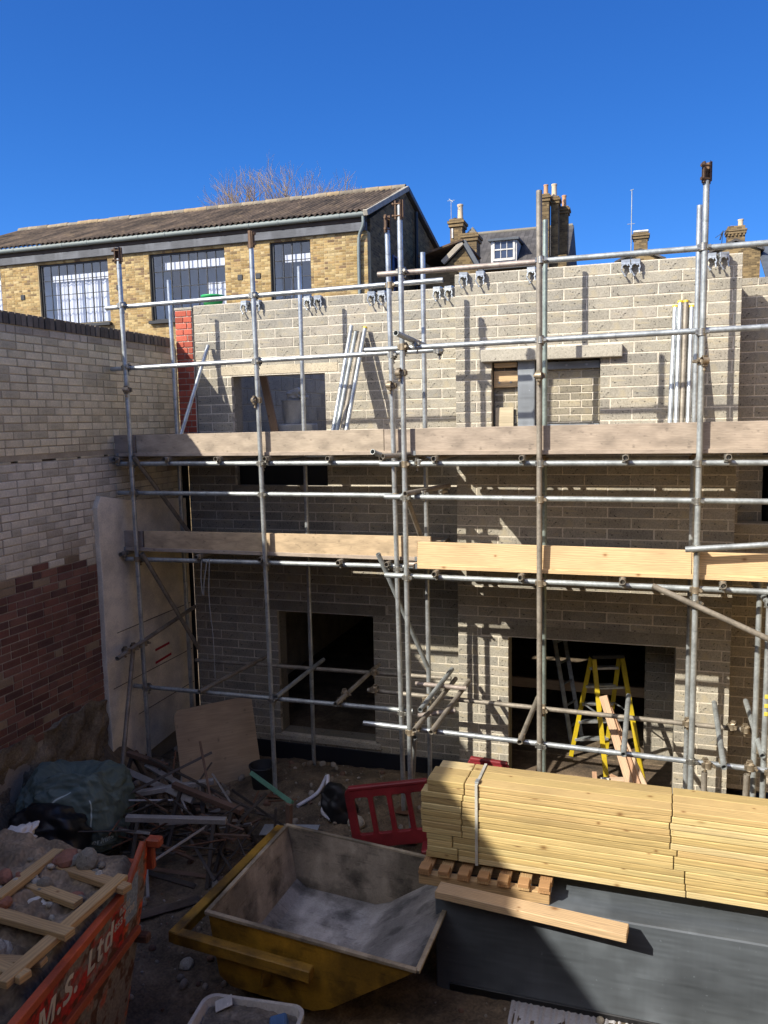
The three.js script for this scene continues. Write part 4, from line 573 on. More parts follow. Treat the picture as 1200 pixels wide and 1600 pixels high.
// ---------------------------------------------------------------- things inside the openings
{
  const r = single('leaning_plank', barGeo([-4.44, 3.85, -9.35], [-4.72, 4.95, -9.5], 0.1, 0.04), mat('#b4916f', { t: T.wood }), 'brown plank leaning inside the upper left window hole', 'plank');
  const white = mat('#d0cdc6', { t: T.grime, rough: 0.75 }); const bk = thing('white_bucket', 'white plastic bucket with a crumpled bag on top inside the window hole', 'bucket'); part('bucket', new THREE.LatheGeometry([[0, 0], [0.12, 0], [0.145, 0.29], [0.155, 0.295], [0.155, 0.32], [0, 0.32]].map(([x, y]) => new THREE.Vector2(x, y)), 24), white, bk); { const g = blob(0.13, 0.07, 0.1, 0.8, 2.9, 44, null, 0.8); g.translate(0.06, 0.37, 0); part('bag', g, white, bk); } bk.position.set(-4.36, 4.03, -9.72); const cr = single('white_carton', chBox(0.46, 0.185, 0.3, 0.012), white, 'white carton under the bucket inside the window hole', 'carton'); cr.position.set(-4.28, 3.935, -9.7); cr.rotation.y = 0.15;
  const gtub = single('green_tub', (() => { const g = new THREE.LatheGeometry([[0, 0], [0.11, 0], [0.13, 0.1], [0.145, 0.105], [0.145, 0.125], [0.12, 0.125], [0.105, 0.02], [0, 0.02]].map(([x, y]) => new THREE.Vector2(x, y)), 20); return g; })(), mat('#1e9a55', { rough: 0.5 }), 'bright green plastic tub on top of the block wall by the red pier', 'tub'); gtub.position.set(-5.02, 5.5, ZL - 0.15);
}
{ // yellow step ladder in the doorway
  const l = thing('step_ladder', 'yellow fibreglass step ladder standing in the doorway', 'ladder'); const y = mat('#cdb31f', { t: T.plastic, rough: 0.5 }), alu = M.galv[2];
  const A = V(-0.44, 1.36, -8.9), B = V(-0.14, 1.36, -9.0), fa = V(-0.66, 0.14, -8.98), fb = V(-0.28, 0.14, -9.1), ra = V(-0.23, 0.14, -8.25), rb = V(0.14, 0.14, -8.4);
  for (const [p, q] of [[A, fa], [B, fb], [A.clone().add(V(0.03, 0, 0.04)), ra], [B.clone().add(V(0.03, 0, 0.04)), rb]]) part('rail', barGeo(q.toArray(), p.toArray(), 0.05, 0.028), y, l);
  for (let k = 1; k <= 5; k++) { const t = k / 5.6, p = fa.clone().lerp(A, t), q = fb.clone().lerp(B, t); part('tread', barGeo(p.toArray(), q.toArray(), 0.075, 0.028), alu, l); } for (const t of [0.25, 0.5, 0.75]) part('cross_bar', barGeo(ra.clone().lerp(A, t).toArray(), rb.clone().lerp(B, t).toArray(), 0.025, 0.02), alu, l);
  part('top_cap', at(chBox(0.37, 0.05, 0.16, 0.01), -0.28, 1.385, -8.94, 0.33), M.black, l); part('spreader', barGeo(fa.clone().lerp(A, 0.55).toArray(), ra.clone().lerp(A, 0.55).toArray(), 0.02, 0.008), alu, l); part('spreader', barGeo(fb.clone().lerp(B, 0.55).toArray(), rb.clone().lerp(B, 0.55).toArray(), 0.02, 0.008), alu, l); rebase(l, -0.2, 0.14, -8.8);
  const e = thing('extension_ladder', 'dull aluminium ladder leaning in the dark doorway', 'ladder'); const pa = [[-0.95, 1.55, -9.6], [-0.66, 0.13, -9.2]], pb = [[-0.85, 1.55, -9.8], [-0.56, 0.13, -9.45]]; for (const p of [pa, pb]) part('rail', barGeo(p[1], p[0], 0.05, 0.025), M.galv[1], e); for (let k = 1; k < 6; k++) part('rung', rodGeo(V(...pa[1]).lerp(V(...pa[0]), k / 6).toArray(), V(...pb[1]).lerp(V(...pb[0]), k / 6).toArray(), 0.014), M.galv[1], e); rebase(e, -0.7, 0.13, -9.3);
  single('timber_rail', barGeo([-1.75, 0.74, -9.7], [0.5, 0.77, -9.55], 0.045, 0.12), M.ply, 'brown timber rail across the back of the doorway', 'timber');
  const pw = ['#d7b596', '#c79f80', '#dcc0a4', '#bf9678'].map(c => mat(c, { t: T.wood, bump: 0.001 })); for (let i = 0; i < 3; i++) single('leaning_batten', barGeo([0.1 + 0.085 * i, 0.03, -7.93 - 0.02 * i], [-0.28 + 0.05 * i, 1.17 - 0.12 * i, -8.19 + 0.012 * i], 0.03, 0.085, 0.35), pw[i % 4], `pinkish batten leaning in the doorway, ${ORD[i]} from the left`, 'batten', 'battens leaning in the doorway');
  const offs = []; for (let i = 0; i < 14; i++) { const o = single('timber_offcut', chBox(rr(0.08, 0.26), rr(0.012, 0.03), rr(0.04, 0.09), 0.002), [pw[2], M.whitePaint, pw[1]][i % 3], 'pale timber offcut lying on the doorway rubble', 'offcut', 'offcuts scattered in the doorway'); offs.push({ o, p: o.position, text: ['pale pink timber offcut on the doorway floor', 'white painted offcut on the doorway floor', 'brownish timber offcut on the doorway floor'][i % 3] }); o.position.set(-0.45 + 0.065 * (i % 7) * 1.15 + rr(-0.04, 0.04), 0.15 + 0.012 * i, -8.05 - 0.14 * Math.floor(i / 7) + rr(-0.05, 0.05)); o.rotation.set(rr(-0.35, 0.35), rr(0, 3), rr(-0.35, 0.35)); }
  rankLabels(offs);
}
// ================================================================ FOREGROUND
const font = await new FontLoader().loadAsync('fonts/droid/droid_sans_bold.typeface.json');
function letters(s, size, shear = 0) { const g = new TextGeometry(s, { font, size, depth: 0.002, curveSegments: 4, bevelEnabled: false }); if (shear) g.applyMatrix4(new THREE.Matrix4().makeShear(0, 0, shear, 0, 0, 0)); return g; }
function loftRR(levels, n = 6) { // stacked rounded rectangles [y, w, d, r], open where the list ends
  const ring = ([y, w, d, r]) => { const o = []; for (const [sx, sz, a0] of [[1, 1, 0], [-1, 1, 1], [-1, -1, 2], [1, -1, 3]]) for (let k = 0; k <= n; k++) { const a = (a0 + k / n) * Math.PI / 2; o.push(V(sx * (w / 2 - r) + r * Math.cos(a), y, sz * (d / 2 - r) + r * Math.sin(a))); } return o; };
  const R = levels.map(ring), m = R[0].length, P = []; const tri = (...t) => t.forEach(q => P.push(q.x, q.y, q.z));
  for (let i = 0; i < R.length - 1; i++) for (let k = 0; k < m; k++) { const a = R[i][k], b = R[i][(k + 1) % m], c = R[i + 1][k], d = R[i + 1][(k + 1) % m]; tri(a, c, b); tri(b, c, d); }
  const f = R[0], c0 = V(0, levels[0][0], 0); for (let k = 0; k < m; k++) tri(c0, f[k], f[(k + 1) % m]); const l = R[R.length - 1], c1 = V(0, levels[levels.length - 1][0], 0); for (let k = 0; k < m; k++) tri(c1, l[(k + 1) % m], l[k]);
  const g = new THREE.BufferGeometry(); g.setAttribute('position', new THREE.Float32BufferAttribute(P, 3)); g.computeVertexNormals(); return metreUV(g);
}
function heap(x0, x1, z0, z1, fn, n = 60) { const P = [], I = [], U = []; for (let j = 0; j <= n; j++) for (let i = 0; i <= n; i++) { const x = x0 + (x1 - x0) * i / n, z = z0 + (z1 - z0) * j / n; P.push(x, fn(x, z), z); U.push(x, z); } for (let j = 0; j < n; j++) for (let i = 0; i < n; i++) { const a = j * (n + 1) + i; I.push(a, a + n + 1, a + 1, a + 1, a + n + 1, a + n + 2); } const g = new THREE.BufferGeometry(); g.setAttribute('position', new THREE.Float32BufferAttribute(P, 3)); g.setAttribute('uv', new THREE.Float32BufferAttribute(U, 2)); g.setIndex(I); return finish(g); }

{ // dark site box
  const b = thing('site_box', 'long dark slate grey box under the timber bundle', 'box'); const m = mat('#666d74', { t: T.scuff, bump: 0.0008, rough: 0.42 });
  part('body', at(chBox(3.34, 0.752, 0.90, 0.009), 0.37, 0.376, -5.505), m, b); part('base_rail', at(chBox(3.2, 0.06, 0.92, 0.006), 0.4, 0.05, -5.505), M.black, b); rebase(b, 0.37, 0, -5.5);
}
{ // pallet on the box
  const p = thing('pallet', 'broken wooden pallet under the left end of the timber bundle', 'pallet'); const m = M.batten[1], m2 = mat('#b98f62', { t: T.wood, bump: 0.001 });
  for (const z of [-5.13, -5.34, -5.56]) part('stringer', at(chBox(0.92, 0.085, 0.06, 0.004, rnd()), -0.97, 0.797, z), m, p); for (let k = 0; k < 7; k++) part('slat', at(chBox(0.085, 0.022, 0.52, 0.003, rnd() * 3, 0, true), -1.385 + k * 0.14, 0.851, -5.34), k % 2 ? m : m2, p); for (let k = 0; k < 7; k++) part('block', at(chBox(0.075, 0.03, 0.09, 0.003), -1.385 + k * 0.14, 0.877, -5.12), m2, p); rebase(p, -0.97, 0.754, -5.34);
  single('bearer', at(chBox(0.12, 0.135, 0.5, 0.005), 1.5, 0.822, -5.36), M.batten[0], 'timber bearer under the right end of the bundle', 'timber');
  single('loose_plank', barGeo([-1.27, 0.785, -5.02], [0.0, 0.785, -4.89], 0.13, 0.055), mat('#d2b48c', { t: T.wood, bump: 0.001 }), 'single sawn plank lying on the dark box in front of the bundle', 'plank');
}
{ // strapped bundle of treated timber
  const t = thing('timber_bundle', 'large strapped bundle of pale treated timber boards on the dark box', 'timber'); const y0 = 0.895, th = 0.0455;
  for (let k = 0; k < 13; k++) {
    const left = k < 4 ? -1.40 : k < 11 ? -1.435 : -1.39, j1 = [-1.17, -1.17, -1.21, -1.21, -1.14, -1.145, -1.14, -1.145, -1.14, -1.14, -1.13, -1.12, -1.12][k], j2 = [0.36, 0.355, 0.35, 0.35, 0.28, 0.28, 0.3, 0.255, 0.26, 0.255, 0.25, 0.26, 0.265][k];
    for (let r = 0; r < 3; r++) {
      const e = [left + (r ? rr(-0.01, 0.03) : rr(-0.006, 0.006)), j1 + r * 0.004, j2 + r * 0.004, 2.25]; const z = -5.2 - 0.058 - r * 0.1165 + (r === 0 ? rr(-0.006, 0.004) : 0);
      for (let i = 0; i < 3; i++) { const a = e[i] + (i ? 0.006 : 0), b = e[i + 1]; const o = part('plank', chBox(b - a, th - rr(0.0015, 0.004), 0.1145, 0.0045, rnd() * 6, rnd() * 2), M.pine[Math.floor(rnd() * 8)], t); o.position.set((a + b) / 2, y0 + th * (k + 0.5) + rr(-0.0004, 0.0004), z); o.rotation.y = rr(-0.001, 0.001); }
    }
  }
  const sm = mat('#cfcdc2', { rough: 0.4, t: T.plastic }); const sx = -1.03; part('strap', merge([at(chBox(0.02, 0.60, 0.002, 0.0005), sx, 1.192, -5.1905), at(chBox(0.02, 0.002, 0.362, 0.0005), sx, 1.4925, -5.373), at(chBox(0.02, 0.60, 0.002, 0.0005), sx, 1.192, -5.5555), at(chBox(0.02, 0.001, 0.362, 0.0003), sx, 0.8944, -5.373)]), sm, t); part('buckle', at(chBox(0.03, 0.012, 0.06, 0.003), sx, 1.499, -5.24), M.galv[1], t);
  rebase(t, 0.4, 0.89, -5.37); t.rotation.y = -0.014;
}
{ // ribbed white panel at the foot of the box
  const pts = [], n = 60, L = 1.0; for (let i = 0; i <= n; i++) pts.push([i / n * L, 0.006 * Math.sin(i / n * 24 * 6.283) + 0.012]); for (let i = n; i >= 0; i--) pts.push([i / n * L, 0]); const s = new THREE.Shape(pts.map(p => new THREE.Vector2(...p))); const g = new THREE.ExtrudeGeometry(s, { depth: 0.42, bevelEnabled: false }); const o = single('ribbed_panel', metreUV(g), mat('#c6c4c6', { t: T.grime, rough: 0.6 }), 'pale ribbed sheet lying at the foot of the dark box', 'panel'); o.position.set(-0.76, 0.03, -5.06); o.rotation.x = 0.06;
}
{ // yellow tipping skip
  const s = thing('tipping_skip', 'empty yellow tipping skip with a dusty grey inside', 'skip'); const zF = -4.45, zB = -5.68;
  const yel = mat('#b58a28', { t: T.caked, bump: 0.001, rough: 0.6 }), dust = mat('#c0bdb8', { t: T.caked, bump: 0.003, rough: 0.9 }), edge = mat('#b0a48c', { t: T.caked, rough: 0.8 }), wornIn = mat('#b3a897', { t: T.caked, bump: 0.002, rough: 0.9 });
  const prof = [[-2.78, 0.63], [-2.69, 0.19], [-2.6, 0.13], [-1.98, 0.13], [-1.86, 0.18], [-1.27, 0.62]];
  const end = (z, nm) => { const g = extr(prof, 0.012); g.translate(0, 0, z); return part(nm, g, yel, s); }; end(zF, 'end_plate'); end(zB + 0.012, 'end_plate');
  const lin = (z, nm) => { const g = extr(prof.map(([x, y]) => [x + (x < -2 ? 0.006 : -0.004), y + 0.004]), 0.003); g.translate(0, 0, z); return part(nm, g, wornIn, s); }; lin(zF - 0.0125, 'end_lining'); lin(zB + 0.0165, 'end_lining');
  const run = (off, th, a, b, m, nm) => { for (let i = a; i < b; i++) { const p = V(...prof[i], 0), q = V(...prof[i + 1], 0), n = V(-(q.y - p.y), q.x - p.x, 0).normalize(), A = p.clone().addScaledVector(n, off), B = q.clone().addScaledVector(n, off), C = B.clone().addScaledVector(n, th), D = A.clone().addScaledVector(n, th); const g = extr([A, B, C, D].map(w => [w.x, w.y]), zF - zB - 0.03); g.translate(0, 0, zF - 0.015); part(nm, g, m, s); } };
  run(-0.008, 0.008, 0, 5, yel, 'shell_plate'); run(0.0005, 0.005, 0, 1, wornIn, 'liner'); run(0.0005, 0.005, 1, 5, dust, 'liner');
  for (const [a, b] of [[[-2.79, 0.635, zF + 0.01], [-2.79, 0.635, zB - 0.01]], [[-2.80, 0.637, zF], [-1.27, 0.627, zF]], [[-2.80, 0.637, zB], [-1.27, 0.627, zB]], [[-1.265, 0.622, zF + 0.005], [-1.265, 0.622, zB - 0.005]]]) part('rim', barGeo(a, b, 0.032, 0.022), edge, s);
  for (const [a, b] of [[[-2.985, 0.47, -4.36], [-1.95, 0.47, -4.36]], [[-2.985, 0.472, -4.325], [-2.94, 0.472, -5.86]], [[-2.94, 0.47, -5.83], [-2.2, 0.47, -5.80]]]) part('frame_bar', barGeo(a, b, 0.075, 0.085), yel, s);
  part('bracket', barGeo([-2.28, 0.42, -4.38], [-2.33, 0.24, -4.43], 0.05, 0.05), yel, s); for (const z of [-4.7, -5.4]) part('fork_channel', at(chBox(0.75, 0.1, 0.16, 0.006), -2.3, 0.065, z), yel, s); rebase(s, -2.2, 0, -5.05); s.rotation.set(0, -0.035, -0.05); s.position.y = 0.03;
}
{ // orange skip, lower left
  const L = 3.4, W = 1.7, th = 0.008, hyp = Math.hypot(0.12, 1.13); const s = thing('rubble_skip', 'battered orange red builders skip full of rubble at the lower left', 'skip');
  const paintTex = tex(1024, 512, (u, v) => { // worn paint: red name band, orange below, rusty scrapes, bare grey patches
    const x = u * L, y = v * 1.5, n = fbm(u * 20, v * 9, 4096, 5), n2 = fbm(u * 60 + 4, v * 26, 4096, 3), far = cl((x - 2.35) / 0.9); let c = y > 0.80 ? [0.66, 0.16, 0.13] : [0.68, 0.30, 0.21]; if (x > 3.1) c = [0.80, 0.32, 0.17];
    const bare = cl((n - 0.50 + 0.14 * far * (y < 0.79 ? 1 : 0.1) + (y < 0.7 ? 0.09 : -0.03)) * 8), rust = cl((n2 - 0.56 + (y < 0.85 && y > 0.5 ? 0.07 : 0)) * 7); c = c.map((q, k) => q + ([0.46, 0.42, 0.39][k] - q) * bare); c = c.map((q, k) => q + ([0.28, 0.15, 0.09][k] - q) * rust * 0.85); if (x > 3.12 && x < 3.27 && y > 0.9 && y < 1.2 && n > 0.36) c = [0.50, 0.55, 0.60];
    const f = 1.0 + 0.3 * (vn(u * 300, v * 130) - 0.5); return c.map(q => q * f);
  }, [L, 1.5]); paintTex.wrapS = paintTex.wrapT = THREE.ClampToEdgeWrapping; const pm = mat('#ffffff', { t: paintTex, rough: 0.6 }), or = mat('#c45a34', { t: T.smear, bump: 0.001, rough: 0.6 }), grey = mat('#77706a', { t: T.grime, rough: 0.8 });
  const bas = new THREE.Matrix4().makeBasis(V(0, 0, -1), V(0.12 / hyp, 1.13 / hyp, 0), V(1.13 / hyp, -0.12 / hyp, 0)).setPosition(-0.12, 0.02, L);
  const pl = extr([[0.45, 0], [L - 0.25, 0], [L, hyp], [L, hyp + 0.18], [L - 0.05, hyp + 0.225], [L - 0.10, hyp + 0.22], [L - 0.36, hyp + 0.03], [L - 0.38, hyp], [0, hyp]], th); pl.applyMatrix4(bas); const side = part('side_panel', pl, pm, s, 'red and orange painted side with worn white lettering');
  const white = mat('#d8cfbf', { t: T.grime, rough: 0.7 }); const word = (txt, size, sx, ty) => { const g = letters(txt, size, 0.12); g.translate(sx, ty, 0.001); g.applyMatrix4(bas); part('lettering', g, white, side); };
  word('M.S.', 0.145, 2.17, hyp - 0.235); word('Ltd', 0.145, 2.65, hyp - 0.235); word('0208', 0.045, 3.03, hyp - 0.11); word('853 4796', 0.045, 2.97, hyp - 0.175);
  const lside = pl.clone(); lside.scale(-1, 1, 1); lside.translate(-W, 0, 0); { const ix = lside.attributes.position; const a = ix.array; for (let i = 0; i < a.length; i += 9) for (let k = 0; k < 3; k++) { const t = a[i + 3 + k]; a[i + 3 + k] = a[i + 6 + k]; a[i + 6 + k] = t; } lside.computeVertexNormals(); } part('side_panel', lside, pm, s);
  for (const [z0, z1, nm] of [[0.0, 0.25, 'end_panel'], [L, L - 0.45, 'end_panel']]) { const P = [[0, 1.15, z0], [-W, 1.15, z0], [-W + 0.12, 0.02, z1], [-0.12, 0.02, z1]].map(p => V(...p)); const g = new THREE.BufferGeometry(); const q = (a, b, c, d) => [a, b, c, a, c, d].flatMap(v => v.toArray()); g.setAttribute('position', new THREE.Float32BufferAttribute(q(...P), 3)); const m2 = or.clone(); m2.side = THREE.DoubleSide; g.computeVertexNormals(); part(nm, metreUV(g), m2, s); }
  part('floor_plate', at(chBox(W - 0.27, 0.02, L - 0.72, 0.003), -W / 2, 0.03, L / 2 - 0.1), grey, s);
  for (const x of [0.0, -W]) part('rim', barGeo([x, 1.165, 0.36], [x, 1.165, L], 0.05, 0.05), or, s); part('rim', barGeo([0, 1.165, 0], [-W, 1.165, 0], 0.05, 0.05), or, s); part('lifting_lug', merge([at(chBox(0.06, 0.2, 0.05, 0.01), 0.02, 1.24, -0.01), at(chBox(0.10, 0.06, 0.07, 0.01), 0.06, 1.335, 0.0), at(chBox(0.035, 0.035, 0.30, 0.006), 0.02, 1.285, 0.2, 0, 0.62)]), or, s); part('lifting_lug', at(chBox(0.07, 0.26, 0.09, 0.012), -W - 0.03, 1.26, 0.0), or, s); part('side_rail', barGeo([-0.03, 0.80, 0.12], [-0.03, 0.80, 2.6], 0.05, 0.05), mat('#9c4a2c', { t: T.grime, bump: 0.001, rough: 0.7 }), s); part('stub_pin', at(chBox(0.1, 0.06, 0.06, 0.01), 0.0, 0.74, 0.12), M.rust, s);
  s.position.set(-3.03, 0.0, -4.18); s.rotation.y = THREE.MathUtils.degToRad(8);
  s.updateMatrixWorld(true); const w = (x, y, z) => V(x, y, z).applyMatrix4(s.matrixWorld);
  // what is piled in it
  const skipY = (x, z) => 1.09 + 0.22 * cl(1 - z / 1.2) * Math.pow(Math.max(0, Math.sin(Math.PI * cl(-x / W) * 0.94 + 0.1)), 0.4) + 0.14 * (fbm(x * 3 + 30, z * 3 + 30, 4096, 5) - 0.5) + 0.07 * (vn(x * 22 + 40, z * 22 + 7) - 0.5) - 0.12 * cl(1 + x / 0.12) - 0.12 * cl(1 - (x + W) / 0.12);
  const hm = heap(-W + 0.03, -0.03, 0.03, L - 0.05, skipY, 110); hm.applyMatrix4(s.matrixWorld); const hp = single('rubble_heap', hm, mat('#ad9d86', { t: T.dirt, bump: 0.012 }), 'brown rubble and soil piled inside the orange skip', 'rubble', null); hp.userData.kind = 'stuff';
  const bat = (a, b, lab, k = 0, ww = 0.075, hh = 0.04) => single('skip_batten', barGeo(a, b, ww, hh), M.batten[k], lab, 'batten', 'battens thrown on the skip');
  bat([-3.012, 1.260, -2.902], [-3.012, 1.250, -3.904], 'pale batten lying along the right rim of the skip', 0); bat([-4.124, 1.215, -4.030], [-2.913, 1.240, -3.810], 'longest batten crossing the skip near its far end', 1); bat([-3.842, 1.235, -3.737], [-3.132, 1.220, -3.633], 'batten crossing the middle of the skip', 0); bat([-3.602, 1.205, -3.445], [-3.048, 1.215, -3.382], 'batten half under its neighbour near the front of the skip', 1); bat([-3.549, 1.255, -3.372], [-2.913, 1.285, -3.299], 'topmost cross batten near the front of the skip', 0); bat([-3.581, 1.275, -4.030], [-3.560, 1.285, -3.445], 'batten laid across two others, pointing away', 0); bat([-3.288, 1.235, -3.048], [-2.934, 1.255, -2.986], 'short batten at the bottom left corner of the picture', 0); bat([-3.393, 1.175, -3.111], [-2.965, 1.215, -3.153], 'thin batten under the short one in the front corner', 1, 0.06, 0.03);
  const sm = mat('#d2cfc8', { t: T.grime, rough: 0.85 }); [[-3.476, 1.100, -3.654, 0.17, 0.08, 0.12, 'crumpled white sack in the skip between the battens'], [-3.779, 1.070, -3.466, 0.2, 0.09, 0.17, 'white plastic sheet bundled at the left of the skip'], [-3.393, 1.080, -3.184, 0.15, 0.08, 0.12, 'grey white sack near the front of the skip'], [-4.124, 1.150, -4.176, 0.2, 0.07, 0.13, 'pale lump of broken plasterboard at the far left of the skip']].forEach(([x, y, z, a, b, c, l]) => { const o = single('white_sack', blob(a, b, c, 0.75, 3.1, 56, null, 0.8), sm, l, 'sack'); o.position.set(x, y, z); o.rotation.y = rr(0, 3); });
  const lumpRed = mat('#9a6a56', { t: T.grime }), lumps = []; for (let i = 0; i < 75; i++) { const o = single('broken_brick', stone(0.02 + 0.06 * Math.pow(rnd(), 2), 0.7), [M.concreteDark, lumpRed, M.concrete][i % 3], 'lump of broken masonry on the rubble in the skip', 'rubble lump', 'rubble lumps in the skip'); const p = w(rr(-W + 0.2, -0.15), 0, rr(0.15, 1.3)); const lx = p.clone().applyMatrix4(s.matrixWorld.clone().invert()); o.position.set(p.x, skipY(lx.x, lx.z) + 0.015, p.z); o.rotation.set(rr(0, 3), rr(0, 3), 0); lumps.push({ o, p: o.position, text: `${['dark grey', 'red brick', 'pale grey'][i % 3]} lump on the rubble in the skip` }); }
  rankLabels(lumps);
}
{ // white tub of rubble at the bottom edge
  const t = thing('plaster_tub', 'white rectangular plastic tub of grey rubble at the bottom edge', 'tub'); const g = loftRR([[0.0, 0.56, 0.36, 0.06], [0.27, 0.66, 0.44, 0.08], [0.275, 0.70, 0.48, 0.09], [0.30, 0.70, 0.48, 0.09], [0.30, 0.65, 0.43, 0.075], [0.05, 0.56, 0.34, 0.06]]); part('tub', g, mat('#cfc9bf', { t: T.grime, rough: 0.6 }), t); t.position.set(-2.29, 0.0, -4.03); t.rotation.y = 0.1;
  const r = single('tub_rubble', (() => { const h = heap(-0.3, 0.3, -0.19, 0.19, (x, z) => 0.24 + 0.07 * (fbm(x * 12 + 9, z * 12 + 9, 4096, 4) - 0.4) + 0.03 * (1 - (x / 0.3) ** 2), 40); h.rotateY(0.1); return h; })(), mat('#a19a90', { t: T.dirt, bump: 0.006 }), 'grey plaster rubble filling the white tub', 'rubble'); r.userData.kind = 'stuff'; r.position.set(-2.29, 0, -4.03);
  const bl = single('blue_block', chBox(0.11, 0.08, 0.16, 0.012), mat('#4f78a8', { t: T.plastic, rough: 0.7 }), 'blue foam block lying in the white tub', 'block'); bl.position.set(-2.06, 0.30, -4.07); bl.rotation.set(0.2, 0.4, 0.15); const pc = single('paper_scrap', chBox(0.12, 0.01, 0.07, 0.002), M.whitePaint, 'white scrap at the back corner of the tub', 'scrap'); pc.position.set(-2.5, 0.30, -4.17); pc.rotation.set(0.5, 0.5, 0.2);
}
{ // red plastic barriers
  const barrier = (label, x, y, z, ry, rz, w, h) => { const b = thing('plastic_barrier', label, 'barrier', 'red plastic barriers'); const rp = (x0, x1, y0, y1, r) => { const p = new THREE.Path(); p.moveTo(x0 + r, y0); p.lineTo(x1 - r, y0); p.quadraticCurveTo(x1, y0, x1, y0 + r); p.lineTo(x1, y1 - r); p.quadraticCurveTo(x1, y1, x1 - r, y1); p.lineTo(x0 + r, y1); p.quadraticCurveTo(x0, y1, x0, y1 - r); p.lineTo(x0, y0 + r); p.quadraticCurveTo(x0, y0, x0 + r, y0); return p; };
    const s = new THREE.Shape(rp(0, w, 0, h, 0.06).getPoints(5)); const n = Math.round(w / 0.2), p = (w - 0.10) / n; for (let i = 0; i < n; i++) s.holes.push(rp(0.05 + i * p + 0.016, 0.05 + (i + 1) * p - 0.016, 0.12, h - 0.08, 0.035)); const red = mat('#9c2f37', { t: T.smear, rough: 0.55 }); const g = new THREE.ExtrudeGeometry(s, { depth: 0.03, bevelEnabled: true, bevelSize: 0.008, bevelThickness: 0.008, bevelSegments: 2, curveSegments: 4 }); part('panel', metreUV(g), red, b); part('foot', at(chBox(0.1, 0.04, 0.4, 0.01), 0.12, -0.01, 0.015), red, b); part('foot', at(chBox(0.1, 0.04, 0.4, 0.01), w - 0.12, -0.01, 0.015), red, b); part('top_lip', at(chBox(w * 0.92, 0.035, 0.06, 0.008), w / 2, h + 0.004, 0.015), red, b); b.position.set(x, y, z); b.rotation.set(0, ry, rz); return b; };
  barrier('red plastic barrier panel standing behind the yellow skip', -2.48, 0.03, -6.64, 0.18, 0.15, 0.82, 0.58); barrier('red plastic barrier mostly hidden behind the timber bundle', -1.62, 0.0, -7.7, 0.0, -0.04, 0.42, 0.56);
}
// plywood sheet leaning on the scaffold
{ const P = [[-4.73, 0.0, -7.24], [-4.05, 0.0, -7.83], [-4.23, 0.90, -7.98], [-4.86, 0.86, -7.42], [-4.90, 0.80, -7.40]].map(p => V(...p)); const n = P[1].clone().sub(P[0]).cross(P[3].clone().sub(P[0])).normalize(), o = P[0].clone(), ex = P[1].clone().sub(P[0]).normalize(), ey = n.clone().cross(ex); const q = P.map(p => { const d = p.clone().sub(o); return [d.dot(ex), d.dot(ey)]; }); const g = extr(q, 0.018); g.applyMatrix4(new THREE.Matrix4().makeBasis(ex, ey, n).setPosition(o)); single('plywood_sheet', g, M.ply, 'stained brown plywood sheet leaning against the scaffold', 'plywood'); }
{ // dark green builders bag
  const cv = document.createElement('canvas'); cv.width = 1024; cv.height = 512; const c = cv.getContext('2d'); c.fillStyle = '#566660'; c.fillRect(0, 0, 1024, 512); for (let i = 0; i < 900; i++) { c.fillStyle = rnd() < 0.5 ? 'rgba(120,140,134,0.16)' : 'rgba(60,78,74,0.18)'; const r = rr(4, 30); c.beginPath(); c.ellipse(rr(0, 1024), rr(0, 512), r, r * rr(0.2, 0.7), rr(0, 3), 0, 7); c.fill(); } c.strokeStyle = 'rgba(205,220,214,0.8)'; c.lineWidth = 4; c.beginPath(); c.ellipse(285, 225, 44, 70, 0.2, -0.6, 4.2); c.stroke(); c.fillStyle = 'rgba(205,220,214,0.75)'; c.font = 'italic bold 30px sans-serif'; c.fillText('Travis Perkins', 205, 318);
  const t = new THREE.CanvasTexture(cv); t.colorSpace = THREE.SRGBColorSpace; t.wrapS = THREE.RepeatWrapping; const bagM = new THREE.MeshStandardMaterial({ map: t, roughness: 0.75 }); const g = new THREE.SphereGeometry(1, 220, 150), p = g.attributes.position, q = V(); const ridge = (v, f) => { const n = n3(v.clone().multiplyScalar(f), 1, 2); return 1 - Math.abs(2 * n - 1) * 3.2; };
  for (let i = 0; i < p.count; i++) { q.fromBufferAttribute(p, i); const sq = (v, e) => Math.sign(v) * Math.pow(Math.abs(v), e); const k = 1 + 0.075 * ridge(q, 1.7) + 0.045 * ridge(q.clone().addScalar(4), 3.6) + 0.02 * ridge(q.clone().addScalar(9), 7.5) - 0.06; let y = sq(q.y, 0.66) * 0.38 * k; if (q.y > 0.2) y += 0.16 * (fbm(q.x * 1.8 + 8, q.z * 1.8 + 4, 4096, 2) - 0.5) * 2 * q.y; p.setXYZ(i, sq(q.x, 0.72) * 0.49 * k * (1 - 0.1 * q.y), Math.max(y, -0.36), sq(q.z, 0.72) * 0.42 * k); }
  g.computeVertexNormals(); const o = single('builders_bag', g, bagM, 'large dark green builders bag slumped against the boundary wall', 'bag'); o.position.set(-4.98, 0.50, -5.85); o.rotation.y = 0.35;
  const k = single('black_sack', blob(0.34, 0.24, 0.24, 0.55, 2.3, 48, null, 0.8), mat('#14161a', { rough: 0.45 }), 'black rubbish sack in front of the green builders bag', 'sack'); k.position.set(-4.95, 0.45, -5.42); const k2 = single('black_sack', blob(0.15, 0.2, 0.13, 0.7, 1.9, 36, null, 0.9), mat('#121316', { rough: 0.6 }), 'black sack lying on the spoil left of the red barrier', 'sack'); k2.position.set(-2.82, 0.17, -7.08); k2.rotation.z = 0.5;
}
